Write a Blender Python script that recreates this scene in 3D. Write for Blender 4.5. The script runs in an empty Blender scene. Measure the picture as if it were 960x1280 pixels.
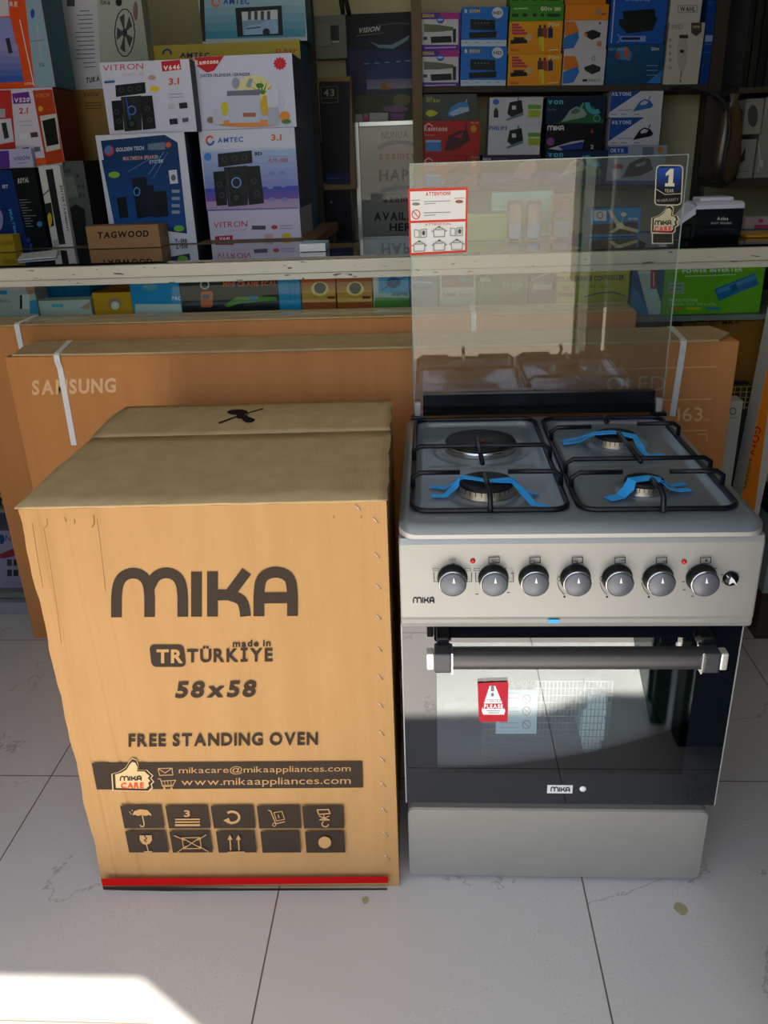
import bpy, bmesh, math, random
from mathutils import Vector, Matrix, Euler
random.seed(7)
R = math.radians
scene = bpy.context.scene
COL = scene.collection

# ------------------------------------------------------------------ camera, sky, sun, exposure
F_PX, PITCH, ROLL, YAW = 1030.69, 0.4075, -0.0355, -0.0625
CAM = Vector((-0.2343, -1.2284, 1.3278))
fw = Vector((math.sin(YAW)*math.cos(PITCH), math.cos(YAW)*math.cos(PITCH), -math.sin(PITCH)))
rt = fw.cross(Vector((0, 0, 1))).normalized(); up = rt.cross(fw)
rt2 = rt*math.cos(ROLL) + up*math.sin(ROLL); up2 = -rt*math.sin(ROLL) + up*math.cos(ROLL)
cd = bpy.data.cameras.new('camera'); cam = bpy.data.objects.new('camera', cd); COL.objects.link(cam)
cam.matrix_world = Matrix(((rt2.x, up2.x, -fw.x, CAM.x), (rt2.y, up2.y, -fw.y, CAM.y), (rt2.z, up2.z, -fw.z, CAM.z), (0, 0, 0, 1)))
cd.sensor_fit = 'VERTICAL'; cd.sensor_height = 24; cd.lens = 24*F_PX/1280; cd.clip_start = 0.02
scene.camera = cam

SUN_EL = R(55)
w = bpy.data.worlds.new('sky'); scene.world = w; w.use_nodes = True
nt = w.node_tree; bg = nt.nodes['Background']; sk = nt.nodes.new('ShaderNodeTexSky')
sk.sky_type = 'NISHITA'; sk.sun_disc = False; sk.sun_elevation = SUN_EL; sk.sun_rotation = R(180); sk.altitude = 300; sk.dust_density = 1.2; sk.air_density = .9
nt.links.new(sk.outputs[0], bg.inputs[0]); bg.inputs[1].default_value = 0.55
sd = bpy.data.lights.new('sun', 'SUN'); sd.energy = 32.0; sd.angle = R(0.8); sd.color = (1, .93, .82)
so = bpy.data.objects.new('sun', sd); COL.objects.link(so); so.location = (0, -3, 6)
so.rotation_euler = Vector((0, math.cos(SUN_EL), -math.sin(SUN_EL))).to_track_quat('-Z', 'Y').to_euler()
vs = scene.view_settings; vs.view_transform = 'Standard'; vs.look = 'None'; vs.gamma = 1; vs.use_curve_mapping = False
vs.exposure = -0.55

# ------------------------------------------------------------------ measuring helpers (photo pixel -> place on a real plane)
def ray(x, y): return fw + rt2*((x-480)/F_PX) + up2*((640-y)/F_PX)
def at(x, y, X=None, Y=None, Z=None):
    d = ray(x, y)
    k = (Y-CAM.y)/d.y if Y is not None else (Z-CAM.z)/d.z if Z is not None else (X-CAM.x)/d.x
    return CAM + d*k
def lin(c):
    if isinstance(c, str):
        c = c.lstrip('#')
        if len(c) == 3: c = ''.join(q*2 for q in c)
        c = [int(c[i:i+2], 16)/255 for i in (0, 2, 4)]
    return tuple(((v/12.92) if v <= .04045 else ((v+.055)/1.055)**2.4) for v in c) + (1,)

# ------------------------------------------------------------------ materials
MATS = {}
def mat(name, col='#888', rough=.5, metal=0, spec=None, coat=0, emis=0, trans=0, ior=None, fn=None):
    if name in MATS: return MATS[name]
    m = bpy.data.materials.new(name); m.use_nodes = True; n = m.node_tree; p = n.nodes['Principled BSDF']
    p.inputs['Base Color'].default_value = lin(col); p.inputs['Roughness'].default_value = rough; p.inputs['Metallic'].default_value = metal
    if spec is not None: p.inputs['Specular IOR Level'].default_value = spec
    if coat: p.inputs['Coat Weight'].default_value = coat; p.inputs['Coat Roughness'].default_value = .05
    if ior: p.inputs['IOR'].default_value = ior
    if fn: fn(n, p)
    else: _speck(n, p, col)
    MATS[name] = m; return m
def nodes(n, typ, **k):
    q = n.nodes.new(typ)
    for a, b in k.items(): setattr(q, a, b)
    return q
def _speck(n, p, col, amt=.06, scale=14):
    tc = nodes(n, 'ShaderNodeTexCoord'); no = nodes(n, 'ShaderNodeTexNoise'); no.inputs['Scale'].default_value = scale; no.inputs['Detail'].default_value = 4
    mx = nodes(n, 'ShaderNodeMix', data_type='RGBA', blend_type='MULTIPLY'); mx.inputs[0].default_value = 1
    cr = nodes(n, 'ShaderNodeMapRange'); cr.inputs[3].default_value = 1-amt; cr.inputs[4].default_value = 1+amt
    n.links.new(tc.outputs['Object'], no.inputs['Vector']); n.links.new(no.outputs[0], cr.inputs[0])
    mx.inputs[6].default_value = lin(col); n.links.new(cr.outputs[0], mx.inputs[7]); n.links.new(mx.outputs[2], p.inputs['Base Color'])
def _print(n, p):
    a = nodes(n, 'ShaderNodeVertexColor', layer_name='Col'); n.links.new(a.outputs[0], p.inputs['Base Color'])
def _card(c1, c2, corr=260, amt=.25):
    def f(n, p):
        tc = nodes(n, 'ShaderNodeTexCoord')
        mp = nodes(n, 'ShaderNodeMapping'); mp.inputs['Scale'].default_value = (9, 9, 1.2)
        no = nodes(n, 'ShaderNodeTexNoise'); no.inputs['Scale'].default_value = 2.2; no.inputs['Detail'].default_value = 6; no.inputs['Roughness'].default_value = .65
        mx = nodes(n, 'ShaderNodeMix', data_type='RGBA'); mx.inputs[6].default_value = lin(c1); mx.inputs[7].default_value = lin(c2)
        n.links.new(tc.outputs['Object'], mp.inputs[0]); n.links.new(mp.outputs[0], no.inputs['Vector'])
        cr = nodes(n, 'ShaderNodeMapRange'); cr.inputs[1].default_value = .3; cr.inputs[2].default_value = .7
        n.links.new(no.outputs[0], cr.inputs[0]); n.links.new(cr.outputs[0], mx.inputs[0]); n.links.new(mx.outputs[2], p.inputs['Base Color'])
        wv = nodes(n, 'ShaderNodeTexWave'); wv.bands_direction = 'X'; wv.inputs['Scale'].default_value = corr/6.28; wv.inputs['Distortion'].default_value = .6
        n.links.new(tc.outputs['Object'], wv.inputs['Vector'])
        ad = nodes(n, 'ShaderNodeMath', operation='MULTIPLY_ADD'); ad.inputs[1].default_value = amt
        mp2 = nodes(n, 'ShaderNodeMapping'); mp2.inputs['Scale'].default_value = (14, 14, 2)
        no2 = nodes(n, 'ShaderNodeTexNoise'); no2.inputs['Scale'].default_value = 1.2; no2.inputs['Detail'].default_value = 3
        n.links.new(tc.outputs['Object'], mp2.inputs[0]); n.links.new(mp2.outputs[0], no2.inputs['Vector'])
        n.links.new(wv.outputs[1], ad.inputs[0]); n.links.new(no2.outputs[0], ad.inputs[2])
        bp = nodes(n, 'ShaderNodeBump'); bp.inputs['Strength'].default_value = .16; bp.inputs['Distance'].default_value = .004
        n.links.new(ad.outputs[0], bp.inputs['Height']); n.links.new(bp.outputs[0], p.inputs['Normal'])
    return f
def _tile(n, p):
    tc = nodes(n, 'ShaderNodeTexCoord'); sp = nodes(n, 'ShaderNodeSeparateXYZ'); n.links.new(tc.outputs['Object'], sp.inputs[0])
    def M(op, a, b=None, c=None):
        q = nodes(n, 'ShaderNodeMath', operation=op)
        for i, v in enumerate((a, b, c)):
            if v is None: continue
            if isinstance(v, (int, float)): q.inputs[i].default_value = v
            else: n.links.new(v, q.inputs[i])
        return q.outputs[0]
    def line(o, off):
        t = M('DIVIDE', M('SUBTRACT', o, off), .6)
        fr = M('ABSOLUTE', M('SUBTRACT', M('FRACT', M('ADD', t, .5)), .5))
        return M('LESS_THAN', fr, .0026), M('FLOOR', t)
    lx, ix = line(sp.outputs[0], -.544); ly, iy = line(sp.outputs[1], .2815)
    g = M('MAXIMUM', lx, ly)
    # veins: distorted noise bands, one seed for each tile
    cmb = nodes(n, 'ShaderNodeCombineXYZ'); n.links.new(M('MULTIPLY', ix, 3.7), cmb.inputs[0]); n.links.new(M('MULTIPLY', iy, 5.3), cmb.inputs[1])
    va = nodes(n, 'ShaderNodeVectorMath', operation='ADD'); n.links.new(tc.outputs['Object'], va.inputs[0]); n.links.new(cmb.outputs[0], va.inputs[1])
    n1 = nodes(n, 'ShaderNodeTexNoise'); n1.inputs['Scale'].default_value = 1.6; n1.inputs['Detail'].default_value = 8; n1.inputs['Roughness'].default_value = .62; n1.inputs['Distortion'].default_value = .5
    n.links.new(va.outputs[0], n1.inputs['Vector'])
    v = M('ABSOLUTE', M('SUBTRACT', n1.outputs[0], .5)); v = M('SUBTRACT', 1, M('MINIMUM', M('MULTIPLY', v, 220), 1))
    n2 = nodes(n, 'ShaderNodeTexNoise'); n2.inputs['Scale'].default_value = 2.3; n.links.new(va.outputs[0], n2.inputs['Vector'])
    msk = M('MULTIPLY', M('GREATER_THAN', n2.outputs[0], .52), v)
    n3 = nodes(n, 'ShaderNodeTexNoise'); n3.inputs['Scale'].default_value = 260; n3.inputs['Detail'].default_value = 2; n.links.new(tc.outputs['Object'], n3.inputs['Vector'])
    n4 = nodes(n, 'ShaderNodeTexNoise'); n4.inputs['Scale'].default_value = 3; n4.inputs['Detail'].default_value = 5; n.links.new(tc.outputs['Object'], n4.inputs['Vector'])
    dirt = M('MULTIPLY', M('GREATER_THAN', n3.outputs[0], .64), M('GREATER_THAN', n4.outputs[0], .5))
    m1 = nodes(n, 'ShaderNodeMix', data_type='RGBA'); m1.inputs[6].default_value = lin('#c6c3c1'); m1.inputs[7].default_value = lin('#d3d1cf'); n.links.new(n4.outputs[0], m1.inputs[0])
    m2 = nodes(n, 'ShaderNodeMix', data_type='RGBA'); n.links.new(m1.outputs[2], m2.inputs[6]); m2.inputs[7].default_value = lin('#8c817b'); n.links.new(M('MULTIPLY', msk, .7), m2.inputs[0])
    m3 = nodes(n, 'ShaderNodeMix', data_type='RGBA'); n.links.new(m2.outputs[2], m3.inputs[6]); m3.inputs[7].default_value = lin('#a39c92'); n.links.new(M('MULTIPLY', dirt, .45), m3.inputs[0])
    m4 = nodes(n, 'ShaderNodeMix', data_type='RGBA'); n.links.new(m3.outputs[2], m4.inputs[6]); m4.inputs[7].default_value = lin('#6a5a4c'); n.links.new(g, m4.inputs[0])
    n.links.new(m4.outputs[2], p.inputs['Base Color'])
    n.links.new(M('ADD', M('MULTIPLY', n4.outputs[0], .25), .22), p.inputs['Roughness'])
    bp = nodes(n, 'ShaderNodeBump'); bp.inputs['Strength'].default_value = .4; bp.inputs['Distance'].default_value = .002; bp.invert = True
    n.links.new(g, bp.inputs['Height']); n.links.new(bp.outputs[0], p.inputs['Normal'])
def _wall(c1, c2):
    def f(n, p):
        tc = nodes(n, 'ShaderNodeTexCoord'); no = nodes(n, 'ShaderNodeTexNoise'); no.inputs['Scale'].default_value = 2.4; no.inputs['Detail'].default_value = 8
        mx = nodes(n, 'ShaderNodeMix', data_type='RGBA'); mx.inputs[6].default_value = lin(c1); mx.inputs[7].default_value = lin(c2)
        n.links.new(tc.outputs['Object'], no.inputs['Vector']); n.links.new(no.outputs[0], mx.inputs[0]); n.links.new(mx.outputs[2], p.inputs['Base Color'])
    return f
def _paintworn(n, p):   # cream paint flaked off along the rail
    tc = nodes(n, 'ShaderNodeTexCoord'); mp = nodes(n, 'ShaderNodeMapping'); mp.inputs['Scale'].default_value = (22, 30, 90)
    no = nodes(n, 'ShaderNodeTexNoise'); no.inputs['Scale'].default_value = 1; no.inputs['Detail'].default_value = 6
    n.links.new(tc.outputs['Object'], mp.inputs[0]); n.links.new(mp.outputs[0], no.inputs['Vector'])
    cr = nodes(n, 'ShaderNodeValToRGB'); e = cr.color_ramp.elements; e[0].position = .655; e[0].color = lin('#d4cfbc'); e[1].position = .67; e[1].color = lin('#5a4a38')
    n.links.new(no.outputs[0], cr.inputs[0]); n.links.new(cr.outputs[0], p.inputs['Base Color'])
def _wood(c1, c2):
    def f(n, p):
        tc = nodes(n, 'ShaderNodeTexCoord'); mp = nodes(n, 'ShaderNodeMapping'); mp.inputs['Scale'].default_value = (20, 20, 1.5)
        no = nodes(n, 'ShaderNodeTexNoise'); no.inputs['Scale'].default_value = 2; no.inputs['Detail'].default_value = 6
        mx = nodes(n, 'ShaderNodeMix', data_type='RGBA'); mx.inputs[6].default_value = lin(c1); mx.inputs[7].default_value = lin(c2)
        n.links.new(tc.outputs['Object'], mp.inputs[0]); n.links.new(mp.outputs[0], no.inputs['Vector']); n.links.new(no.outputs[0], mx.inputs[0]); n.links.new(mx.outputs[2], p.inputs['Base Color'])
    return f
def glassmat(name, tint='#eef6f2', refl=1.0, haze=.02):
    if name in MATS: return MATS[name]
    m = bpy.data.materials.new(name); m.use_nodes = True; n = m.node_tree; n.nodes.remove(n.nodes['Principled BSDF']); out = n.nodes['Material Output']
    tr = nodes(n, 'ShaderNodeBsdfTransparent'); tr.inputs[0].default_value = lin(tint); gl = nodes(n, 'ShaderNodeBsdfGlossy'); gl.inputs['Roughness'].default_value = .01
    fr = nodes(n, 'ShaderNodeFresnel'); fr.inputs[0].default_value = 1.52
    mu = nodes(n, 'ShaderNodeMath', operation='MULTIPLY'); mu.inputs[1].default_value = refl; n.links.new(fr.outputs[0], mu.inputs[0])
    df = nodes(n, 'ShaderNodeBsdfDiffuse'); m0 = nodes(n, 'ShaderNodeMixShader'); m0.inputs[0].default_value = haze; df.inputs[0].default_value = (.8, .8, .8, 1)
    n.links.new(tr.outputs[0], m0.inputs[1]); n.links.new(df.outputs[0], m0.inputs[2])
    mx = nodes(n, 'ShaderNodeMixShader'); n.links.new(mu.outputs[0], mx.inputs[0]); n.links.new(m0.outputs[0], mx.inputs[1]); n.links.new(gl.outputs[0], mx.inputs[2])
    n.links.new(mx.outputs[0], out.inputs[0]); MATS[name] = m; return m

PRINT = mat('printed_card', fn=_print, rough=.42, spec=.15)
MATTE = mat('matte_ink', fn=_print, rough=.8, spec=.05)
CARD = mat('kraft_card', fn=_card('#b48b5c', '#ac8354'), rough=.85, spec=.08)
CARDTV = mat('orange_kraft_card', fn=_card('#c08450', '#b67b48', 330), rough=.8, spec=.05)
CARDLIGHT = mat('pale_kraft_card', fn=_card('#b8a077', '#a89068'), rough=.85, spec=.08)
SILVER = mat('silver_paint', '#a8a59f', rough=.42, metal=.3)
HOBM = mat('hob_grey_metal', '#8b959c', rough=.28, metal=.55)
PANEL = mat('panel_silver_paint', '#93928d', rough=.4, metal=.35)
DRAWER = mat('drawer_silver_paint', '#969289', rough=.42, metal=.25)
BLACKGLASS = mat('black_door_glass', '#0d1218', rough=.015, ior=1.78)
BLACK = mat('black_enamel', '#0e1012', rough=.3, spec=.3)
GRATE = mat('black_grate_enamel', '#101218', rough=.3, spec=.3)
IRON = mat('black_cast_iron', '#121315', rough=.5, spec=.3)
CHROME = mat('chrome', '#d8d8d8', rough=.16, metal=1)
BARM = mat('handle_grey_metal', '#504f4e', rough=.4, metal=.7)
KNOBM = mat('knob_grey', '#5d5f66', rough=.38, metal=.3)
TAPE = mat('blue_tape', '#2aa3f2', rough=.45)
STRAP = mat('white_strap', '#d9d8d6', rough=.4)
DARK = mat('dark_metal', '#191a1c', rough=.5)
WOOD = mat('shelf_wood', fn=_wood('#5c4b34', '#7a6747'), rough=.7)
WOODD = mat('dark_shelf_wood', fn=_wood('#2c2620', '#3e352b'), rough=.7)
RAIL = mat('worn_cream_paint', fn=_paintworn, rough=.5)
GLASS = glassmat('clear_glass', refl=1.5, haze=.01)
FRONTGLASS = glassmat('front_glass', refl=.3, haze=0)
DOORPANE = glassmat('dark_window_glass', tint='#e8f0f2', refl=2.1, haze=0)
LIDGLASS = glassmat('lid_glass', tint='#f2f6f4', refl=1.9, haze=.02)
PLASTICBAG = glassmat('clear_plastic', tint='#f4f4f2', refl=1.2, haze=.04)

# ------------------------------------------------------------------ glyphs
CH = "ABCDEFGHIJKLMNOPQRSTUVWXYZabcdefghijklmnopqrstuvwxyz0123456789.,+-@!:/&?%\"'ÜİÖ"
GL = {}
def make_glyphs():
    tmp = []
    for bold in (0, 1):
        for c in CH:
            cu = bpy.data.curves.new('g', 'FONT'); cu.body = c; cu.resolution_u = 3; cu.offset = .034*bold; cu.size = 1
            o = bpy.data.objects.new('g', cu); COL.objects.link(o); tmp.append((bold, c, o))
    bpy.context.view_layer.update(); dg = bpy.context.evaluated_depsgraph_get()
    for bold, c, o in tmp:
        me = o.evaluated_get(dg).to_mesh(); GL[(bold, c)] = ([v.co.copy() for v in me.vertices], [list(p.vertices) for p in me.polygons]); o.evaluated_get(dg).to_mesh_clear()
    for _, _, o in tmp:
        cu = o.data; bpy.data.objects.remove(o); bpy.data.curves.remove(cu)
    for bold in (0, 1):
        H = max(v.y for v in GL[(bold, 'H')][0])
        for c in CH:
            vs_, fs = GL[(bold, c)]
            x0 = min((v.x for v in vs_), default=0); x1 = max((v.x for v in vs_), default=.3)
            GL[(bold, c)] = ([((v.x-x0)/H, v.y/H) for v in vs_], fs, (x1-x0)/H)
make_glyphs()
MIKA = {  # own letter shapes: strokes in a unit box, cap height 1
    'M': ([[(.0, 0), (.0, .62), (.1, .86), (.3, .94), (.5, .86), (.6, .62), (.6, 0)], [(.6, .62), (.7, .86), (.9, .94), (1.1, .86), (1.2, .62), (1.2, 0)]], 1.2),
    'I': ([[(.0, 0), (.0, .94)]], 0), 'K': ([[(.0, 0), (.0, .94)], [(.05, .45), (.3, .45), (.62, .94)], [(.3, .45), (.52, .36), (.58, .2), (.6, 0)]], .62),
    'A': ([[(.0, 0), (.0, .58), (.06, .84), (.3, .94), (.55, .84), (.61, .58), (.61, 0)], [(0, .38), (.61, .38)]], .61)}

# ------------------------------------------------------------------ mesh builder
class MB:
    def __init__(s, pxmap=None):
        s.v = []; s.f = []; s.m = []; s.c = []; s.mats = []; s.pm = pxmap; s.layer = {}; s.sm = []
    def mi(s, m):
        if m not in s.mats: s.mats.append(m)
        return s.mats.index(m)
    def add(s, vs_, fs, m, col=None, smooth=False):
        b = len(s.v); s.v += [tuple(q) for q in vs_]; i = s.mi(m)
        for f in fs: s.f.append([b+k for k in f]); s.m.append(i); s.c.append(col or (.8, .8, .8, 1)); s.sm.append(smooth)
    def box(s, x0, x1, y0, y1, z0, z1, m, col=None, bev=0, cols=None):
        if isinstance(col, str): col = lin(col)
        if bev:
            bm = bmesh.new(); bmesh.ops.create_cube(bm, size=1)
            for v in bm.verts: v.co = Vector(((x0+x1)/2+v.co.x*(x1-x0), (y0+y1)/2+v.co.y*(y1-y0), (z0+z1)/2+v.co.z*(z1-z0)))
            bmesh.ops.bevel(bm, geom=list(bm.edges), offset=bev, segments=2, affect='EDGES', profile=.6)
            bm.verts.index_update(); s.add([v.co[:] for v in bm.verts], [[v.index for v in f.verts] for f in bm.faces], m, col, False); bm.free(); return
        V = [(x, y, z) for z in (z0, z1) for y in (y0, y1) for x in (x0, x1)]
        Fs = [('bot', (0, 2, 3, 1)), ('top', (4, 5, 7, 6)), ('front', (0, 1, 5, 4)), ('back', (2, 6, 7, 3)), ('left', (0, 4, 6, 2)), ('right', (1, 3, 7, 5))]
        for nm, f in Fs:
            cc = col
            if cols and nm in cols: cc = lin(cols[nm])
            s.add([V[i] for i in f], [(0, 1, 2, 3)], m, cc)
    def tube(s, pts, r, m, seg=8, col=None, closed=False, rr=None):
        P = [Vector(p) for p in pts]; n = len(P); V = []; Fc = []
        prev = None
        for i in range(n):
            if closed: t = (P[(i+1) % n]-P[i-1])
            else: t = P[min(i+1, n-1)]-P[max(i-1, 0)]
            t.normalize()
            if prev is None: a = Vector((0, 0, 1)) if abs(t.z) < .9 else Vector((1, 0, 0)); u = t.cross(a).normalized()
            else: u = (prev-t*prev.dot(t)).normalized()
            prev = u; w_ = t.cross(u); q = rr[i] if rr else r
            for k in range(seg): a_ = 2*math.pi*k/seg; V.append(P[i]+u*math.cos(a_)*q+w_*math.sin(a_)*q)
        for i in range(n if closed else n-1):
            j = (i+1) % n
            for k in range(seg): l = (k+1) % seg; Fc.append((i*seg+k, i*seg+l, j*seg+l, j*seg+k))
        if not closed: Fc.append(tuple(range(seg))[::-1]); Fc.append(tuple((n-1)*seg+k for k in range(seg)))
        s.add(V, Fc, m, col, True)
    def lathe(s, prof, c, m, axis='z', seg=40, col=None, flip=False):
        V = []; Fc = []
        for r, h in prof:
            for k in range(seg):
                a = 2*math.pi*k/seg; x, y = r*math.cos(a), r*math.sin(a)
                V.append((c[0]+x, c[1]+y, c[2]+h) if axis == 'z' else (c[0]+x, c[1]-h, c[2]+y) if axis == 'y' else (c[0]+h, c[1]+x, c[2]+y))
        for i in range(len(prof)-1):
            for k in range(seg): l = (k+1) % seg; Fc.append((i*seg+k, i*seg+l, (i+1)*seg+l, (i+1)*seg+k))
        Fc.append(tuple((len(prof)-1)*seg+k for k in range(seg))); Fc.append(tuple(range(seg))[::-1])
        s.add(V, Fc, m, col, True)
    def ribbon(s, pts, wd, m, side=None, th=.0006, col=None):
        P = [Vector(p) for p in pts]; V = []; Fc = []
        for i, p in enumerate(P):
            t = (P[min(i+1, len(P)-1)]-P[max(i-1, 0)]).normalized(); sd_ = Vector(side) if side else t.cross(Vector((0, 0, 1)))
            sd_.normalize(); n_ = sd_.cross(t).normalized()
            V += [p+sd_*wd/2+n_*th, p-sd_*wd/2+n_*th, p-sd_*wd/2-n_*th, p+sd_*wd/2-n_*th]
        for i in range(len(P)-1):
            a = i*4; b = a+4
            for k in range(4): l = (k+1) % 4; Fc.append((a+k, b+k, b+l, a+l))
        e = (len(P)-1)*4; Fc += [(0, 1, 2, 3), (e+3, e+2, e+1, e)]
        s.add(V, Fc, m, col, False)
    # --- printing: points are read in photo pixels and land on the named real face
    def pp(s, face, pts, col, mt=None, tris=None, new=True):
        if isinstance(col, str): col = lin(col)
        if new: s.layer[face] = s.layer.get(face, 0)+1
        s.sub = 0 if new else getattr(s, 'sub', 0)+1
        e_ = .0004+.00012*s.layer[face]+.000014*(s.sub % 8); V = [s.pm(face, x, y, e_) for x, y in pts]
        fs = tris or [tuple(range(len(V)))]
        dm = getattr(s.pm, 'dims', None)
        if dm:                                             # ink ends at the edge of its face
            w_, h_, d_ = dm; box = {'front': (0, w_, 2, h_), 'right': (1, d_, 2, h_), 'left': (1, d_, 2, h_), 'top': (0, w_, 1, d_)}[face]; i_, a_, j_, b_ = box
            if all(-1e-6 <= p[i_] <= a_+1e-6 and -1e-6 <= p[j_] <= b_+1e-6 for p in V): s.add(V, fs, mt or PRINT, col); return
            V2 = []; F2 = []
            for f in fs:
                P = [V[k] for k in f]
                for ax, lim, sg in ((i_, .0005, 1), (i_, a_-.0005, -1), (j_, .0005, 1), (j_, b_-.0005, -1)):
                    Q = []
                    for k in range(len(P)):
                        A, B = P[k-1], P[k]; da, db = (A[ax]-lim)*sg, (B[ax]-lim)*sg
                        if (da < 0) != (db < 0): Q.append(A+(B-A)*(da/(da-db)))
                        if db >= 0: Q.append(B)
                    P = Q
                    if len(P) < 3: break
                if len(P) >= 3: F2.append(tuple(range(len(V2), len(V2)+len(P)))); V2 += P
            if F2: s.add(V2, F2, mt or PRINT, col)
            return
        s.add(V, fs, mt or PRINT, col)
    def q(s, face, pts, col, **k): s.pp(face, pts, col, **k)
    def r(s, face, x0, y0, x1, y1, col, sl=0, ln=0, **k):  # sl: slope of the horizontals, ln: lean of the verticals
        h = y1-y0; w_ = x1-x0
        s.pp(face, [(x0+ln*h, y1), (x1+ln*h, y1+sl*w_), (x1, y0+sl*w_), (x0, y0)], col, **k)
    def e(s, face, cx, cy, rx, ry, col, n=20, **k): s.pp(face, [(cx+rx*math.cos(2*math.pi*i/n), cy+ry*math.sin(2*math.pi*i/n)) for i in range(n)], col, **k)
    def g(s, face, quad, c0, c1, n=10, vert=True):         # quad TL,TR,BR,BL in strips of changing ink
        a, b = lin(c0), lin(c1); TL, TR, BR, BL = quad; L_ = lambda p, q_, t: (p[0]+(q_[0]-p[0])*t, p[1]+(q_[1]-p[1])*t)
        for i in range(n):
            t0, t1 = i/n, (i+1)/n; cc = tuple(a[k]+(b[k]-a[k])*(i+.5)/n for k in range(4))
            if vert: P = [L_(TL, BL, t0), L_(TR, BR, t0), L_(TR, BR, t1), L_(TL, BL, t1)]
            else: P = [L_(TL, TR, t0), L_(TL, TR, t1), L_(BL, BR, t1), L_(BL, BR, t0)]
            s.pp(face, P, cc, new=(i == 0))
    def t(s, face, txt, x0, y0, x1, cap, col, y1=None, bold=0, mt=None, lean=0, gap=.16):
        if isinstance(col, str): col = lin(col)
        y1 = y0 if y1 is None else y1; W = 0; items = []
        for c in txt:
            if c == ' ': W += .42; continue
            gl = GL[(bold, c)]; items.append((W, gl)); W += gl[2]+gap
        W -= gap; kx = (x1-x0)/W; ky = (y1-y0)/W; V = []; Fc = []
        for off, (gv, gf, gw) in items:
            b = len(V)
            for gx, gy in gv: V.append((x0+(off+gx)*kx+lean*gy*cap, y0+(off+gx)*ky-gy*cap))
            Fc += [[b+i for i in f] for f in gf]
        if V: s.pp(face, V, col, mt=mt, tris=Fc)
    def s_(s, face, pts, wd, col, mt=None, caps=True):
        if isinstance(col, str): col = lin(col)
        s.layer[face] = s.layer.get(face, 0)+1
        for i in range(len(pts)-1):
            (ax, ay), (bx, by) = pts[i], pts[i+1]; dx, dy = bx-ax, by-ay; l = math.hypot(dx, dy) or 1; nx, ny = -dy/l*wd/2, dx/l*wd/2
            s.pp(face, [(ax+nx, ay+ny), (bx+nx, by+ny), (bx-nx, by-ny), (ax-nx, ay-ny)], col, mt=mt, new=False)
            if caps and i and min(math.hypot(ax-pts[0][0], ay-pts[0][1]), math.hypot(ax-pts[-1][0], ay-pts[-1][1])) > wd*.45: s.pp(face, [(ax+wd/2*math.cos(k*math.pi/4), ay+wd/2*math.sin(k*math.pi/4)) for k in range(8)], col, mt=mt, new=False)
    def arc(s, face, cx, cy, rx, ry, a0, a1, wd, col, n=14, mt=None):
        s.s_(face, [(cx+rx*math.cos(R(a0+(a1-a0)*i/n)), cy-ry*math.sin(R(a0+(a1-a0)*i/n))) for i in range(n+1)], wd, col, mt=mt)
    def mika(s, face, x0, y0, x1, cap, wd, col, y1=None, mt=None):
        y1 = y0 if y1 is None else y1; W = 3.19; off = 0; k = (x1-x0-wd)/W; ks = (y1-y0)/W; h = cap-wd*.5
        for i, ch in enumerate('MIKA'):
            st, wch = MIKA[ch]
            for pl in st: s.s_(face, [(x0+wd/2+(off+a)*k, y0+(off+a)*ks-b/.94*h) for a, b in smooth2(pl)], wd, col, mt=mt)
            off += wch+(.25, .29, .22, 0)[i]
    def build(s, name, parent=None, label=None, cat=None, group=None, kind=None, loc=None, rot=None, smooth=None, merge=False):
        me = bpy.data.meshes.new(name); me.from_pydata(s.v, [], s.f)
        for m in s.mats: me.materials.append(m)
        me.polygons.foreach_set('material_index', s.m); me.polygons.foreach_set('use_smooth', s.sm)
        if PRINT in s.mats or MATTE in s.mats:
            ca = me.color_attributes.new('Col', 'FLOAT_COLOR', 'CORNER'); buf = []
            for f, c in zip(s.f, s.c): buf += list(c)*len(f)
            ca.data.foreach_set('color', buf)
        me.update(); o = bpy.data.objects.new(name, me); COL.objects.link(o)
        if parent: o.parent = parent
        if loc is not None: o.location = loc
        if rot is not None: o.rotation_euler = rot
        tag(o, label, cat, group, kind); return o
def smooth2(pl):
    if len(pl) < 4: return pl
    for _ in range(2):
        q = [pl[0]]
        for i in range(len(pl)-1):
            a, b = pl[i], pl[i+1]
            q += [(a[0]*.75+b[0]*.25, a[1]*.75+b[1]*.25), (a[0]*.25+b[0]*.75, a[1]*.25+b[1]*.75)]
        pl = q+[pl[-1]]
    return pl
def tag(o, label=None, cat=None, group=None, kind=None):
    if label: o['label'] = label
    if cat: o['category'] = cat
    if group: o['group'] = group
    if kind: o['kind'] = kind
    return o
def empty(name, label, cat, loc=(0, 0, 0), rot=(0, 0, 0), group=None):
    o = bpy.data.objects.new(name, None); COL.objects.link(o); o.location = loc; o.rotation_euler = rot; o.empty_display_size = .05
    return tag(o, label, cat, group)
def rrect(x0, x1, y0, y1, r, n=6):
    P = []
    for cx, cy, a in ((x1-r, y1-r, 0), (x0+r, y1-r, 90), (x0+r, y0+r, 180), (x1-r, y0+r, 270)):
        for i in range(n+1): t = R(a+90*i/n); P.append((cx+r*math.cos(t), cy+r*math.sin(t)))
    return P
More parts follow.
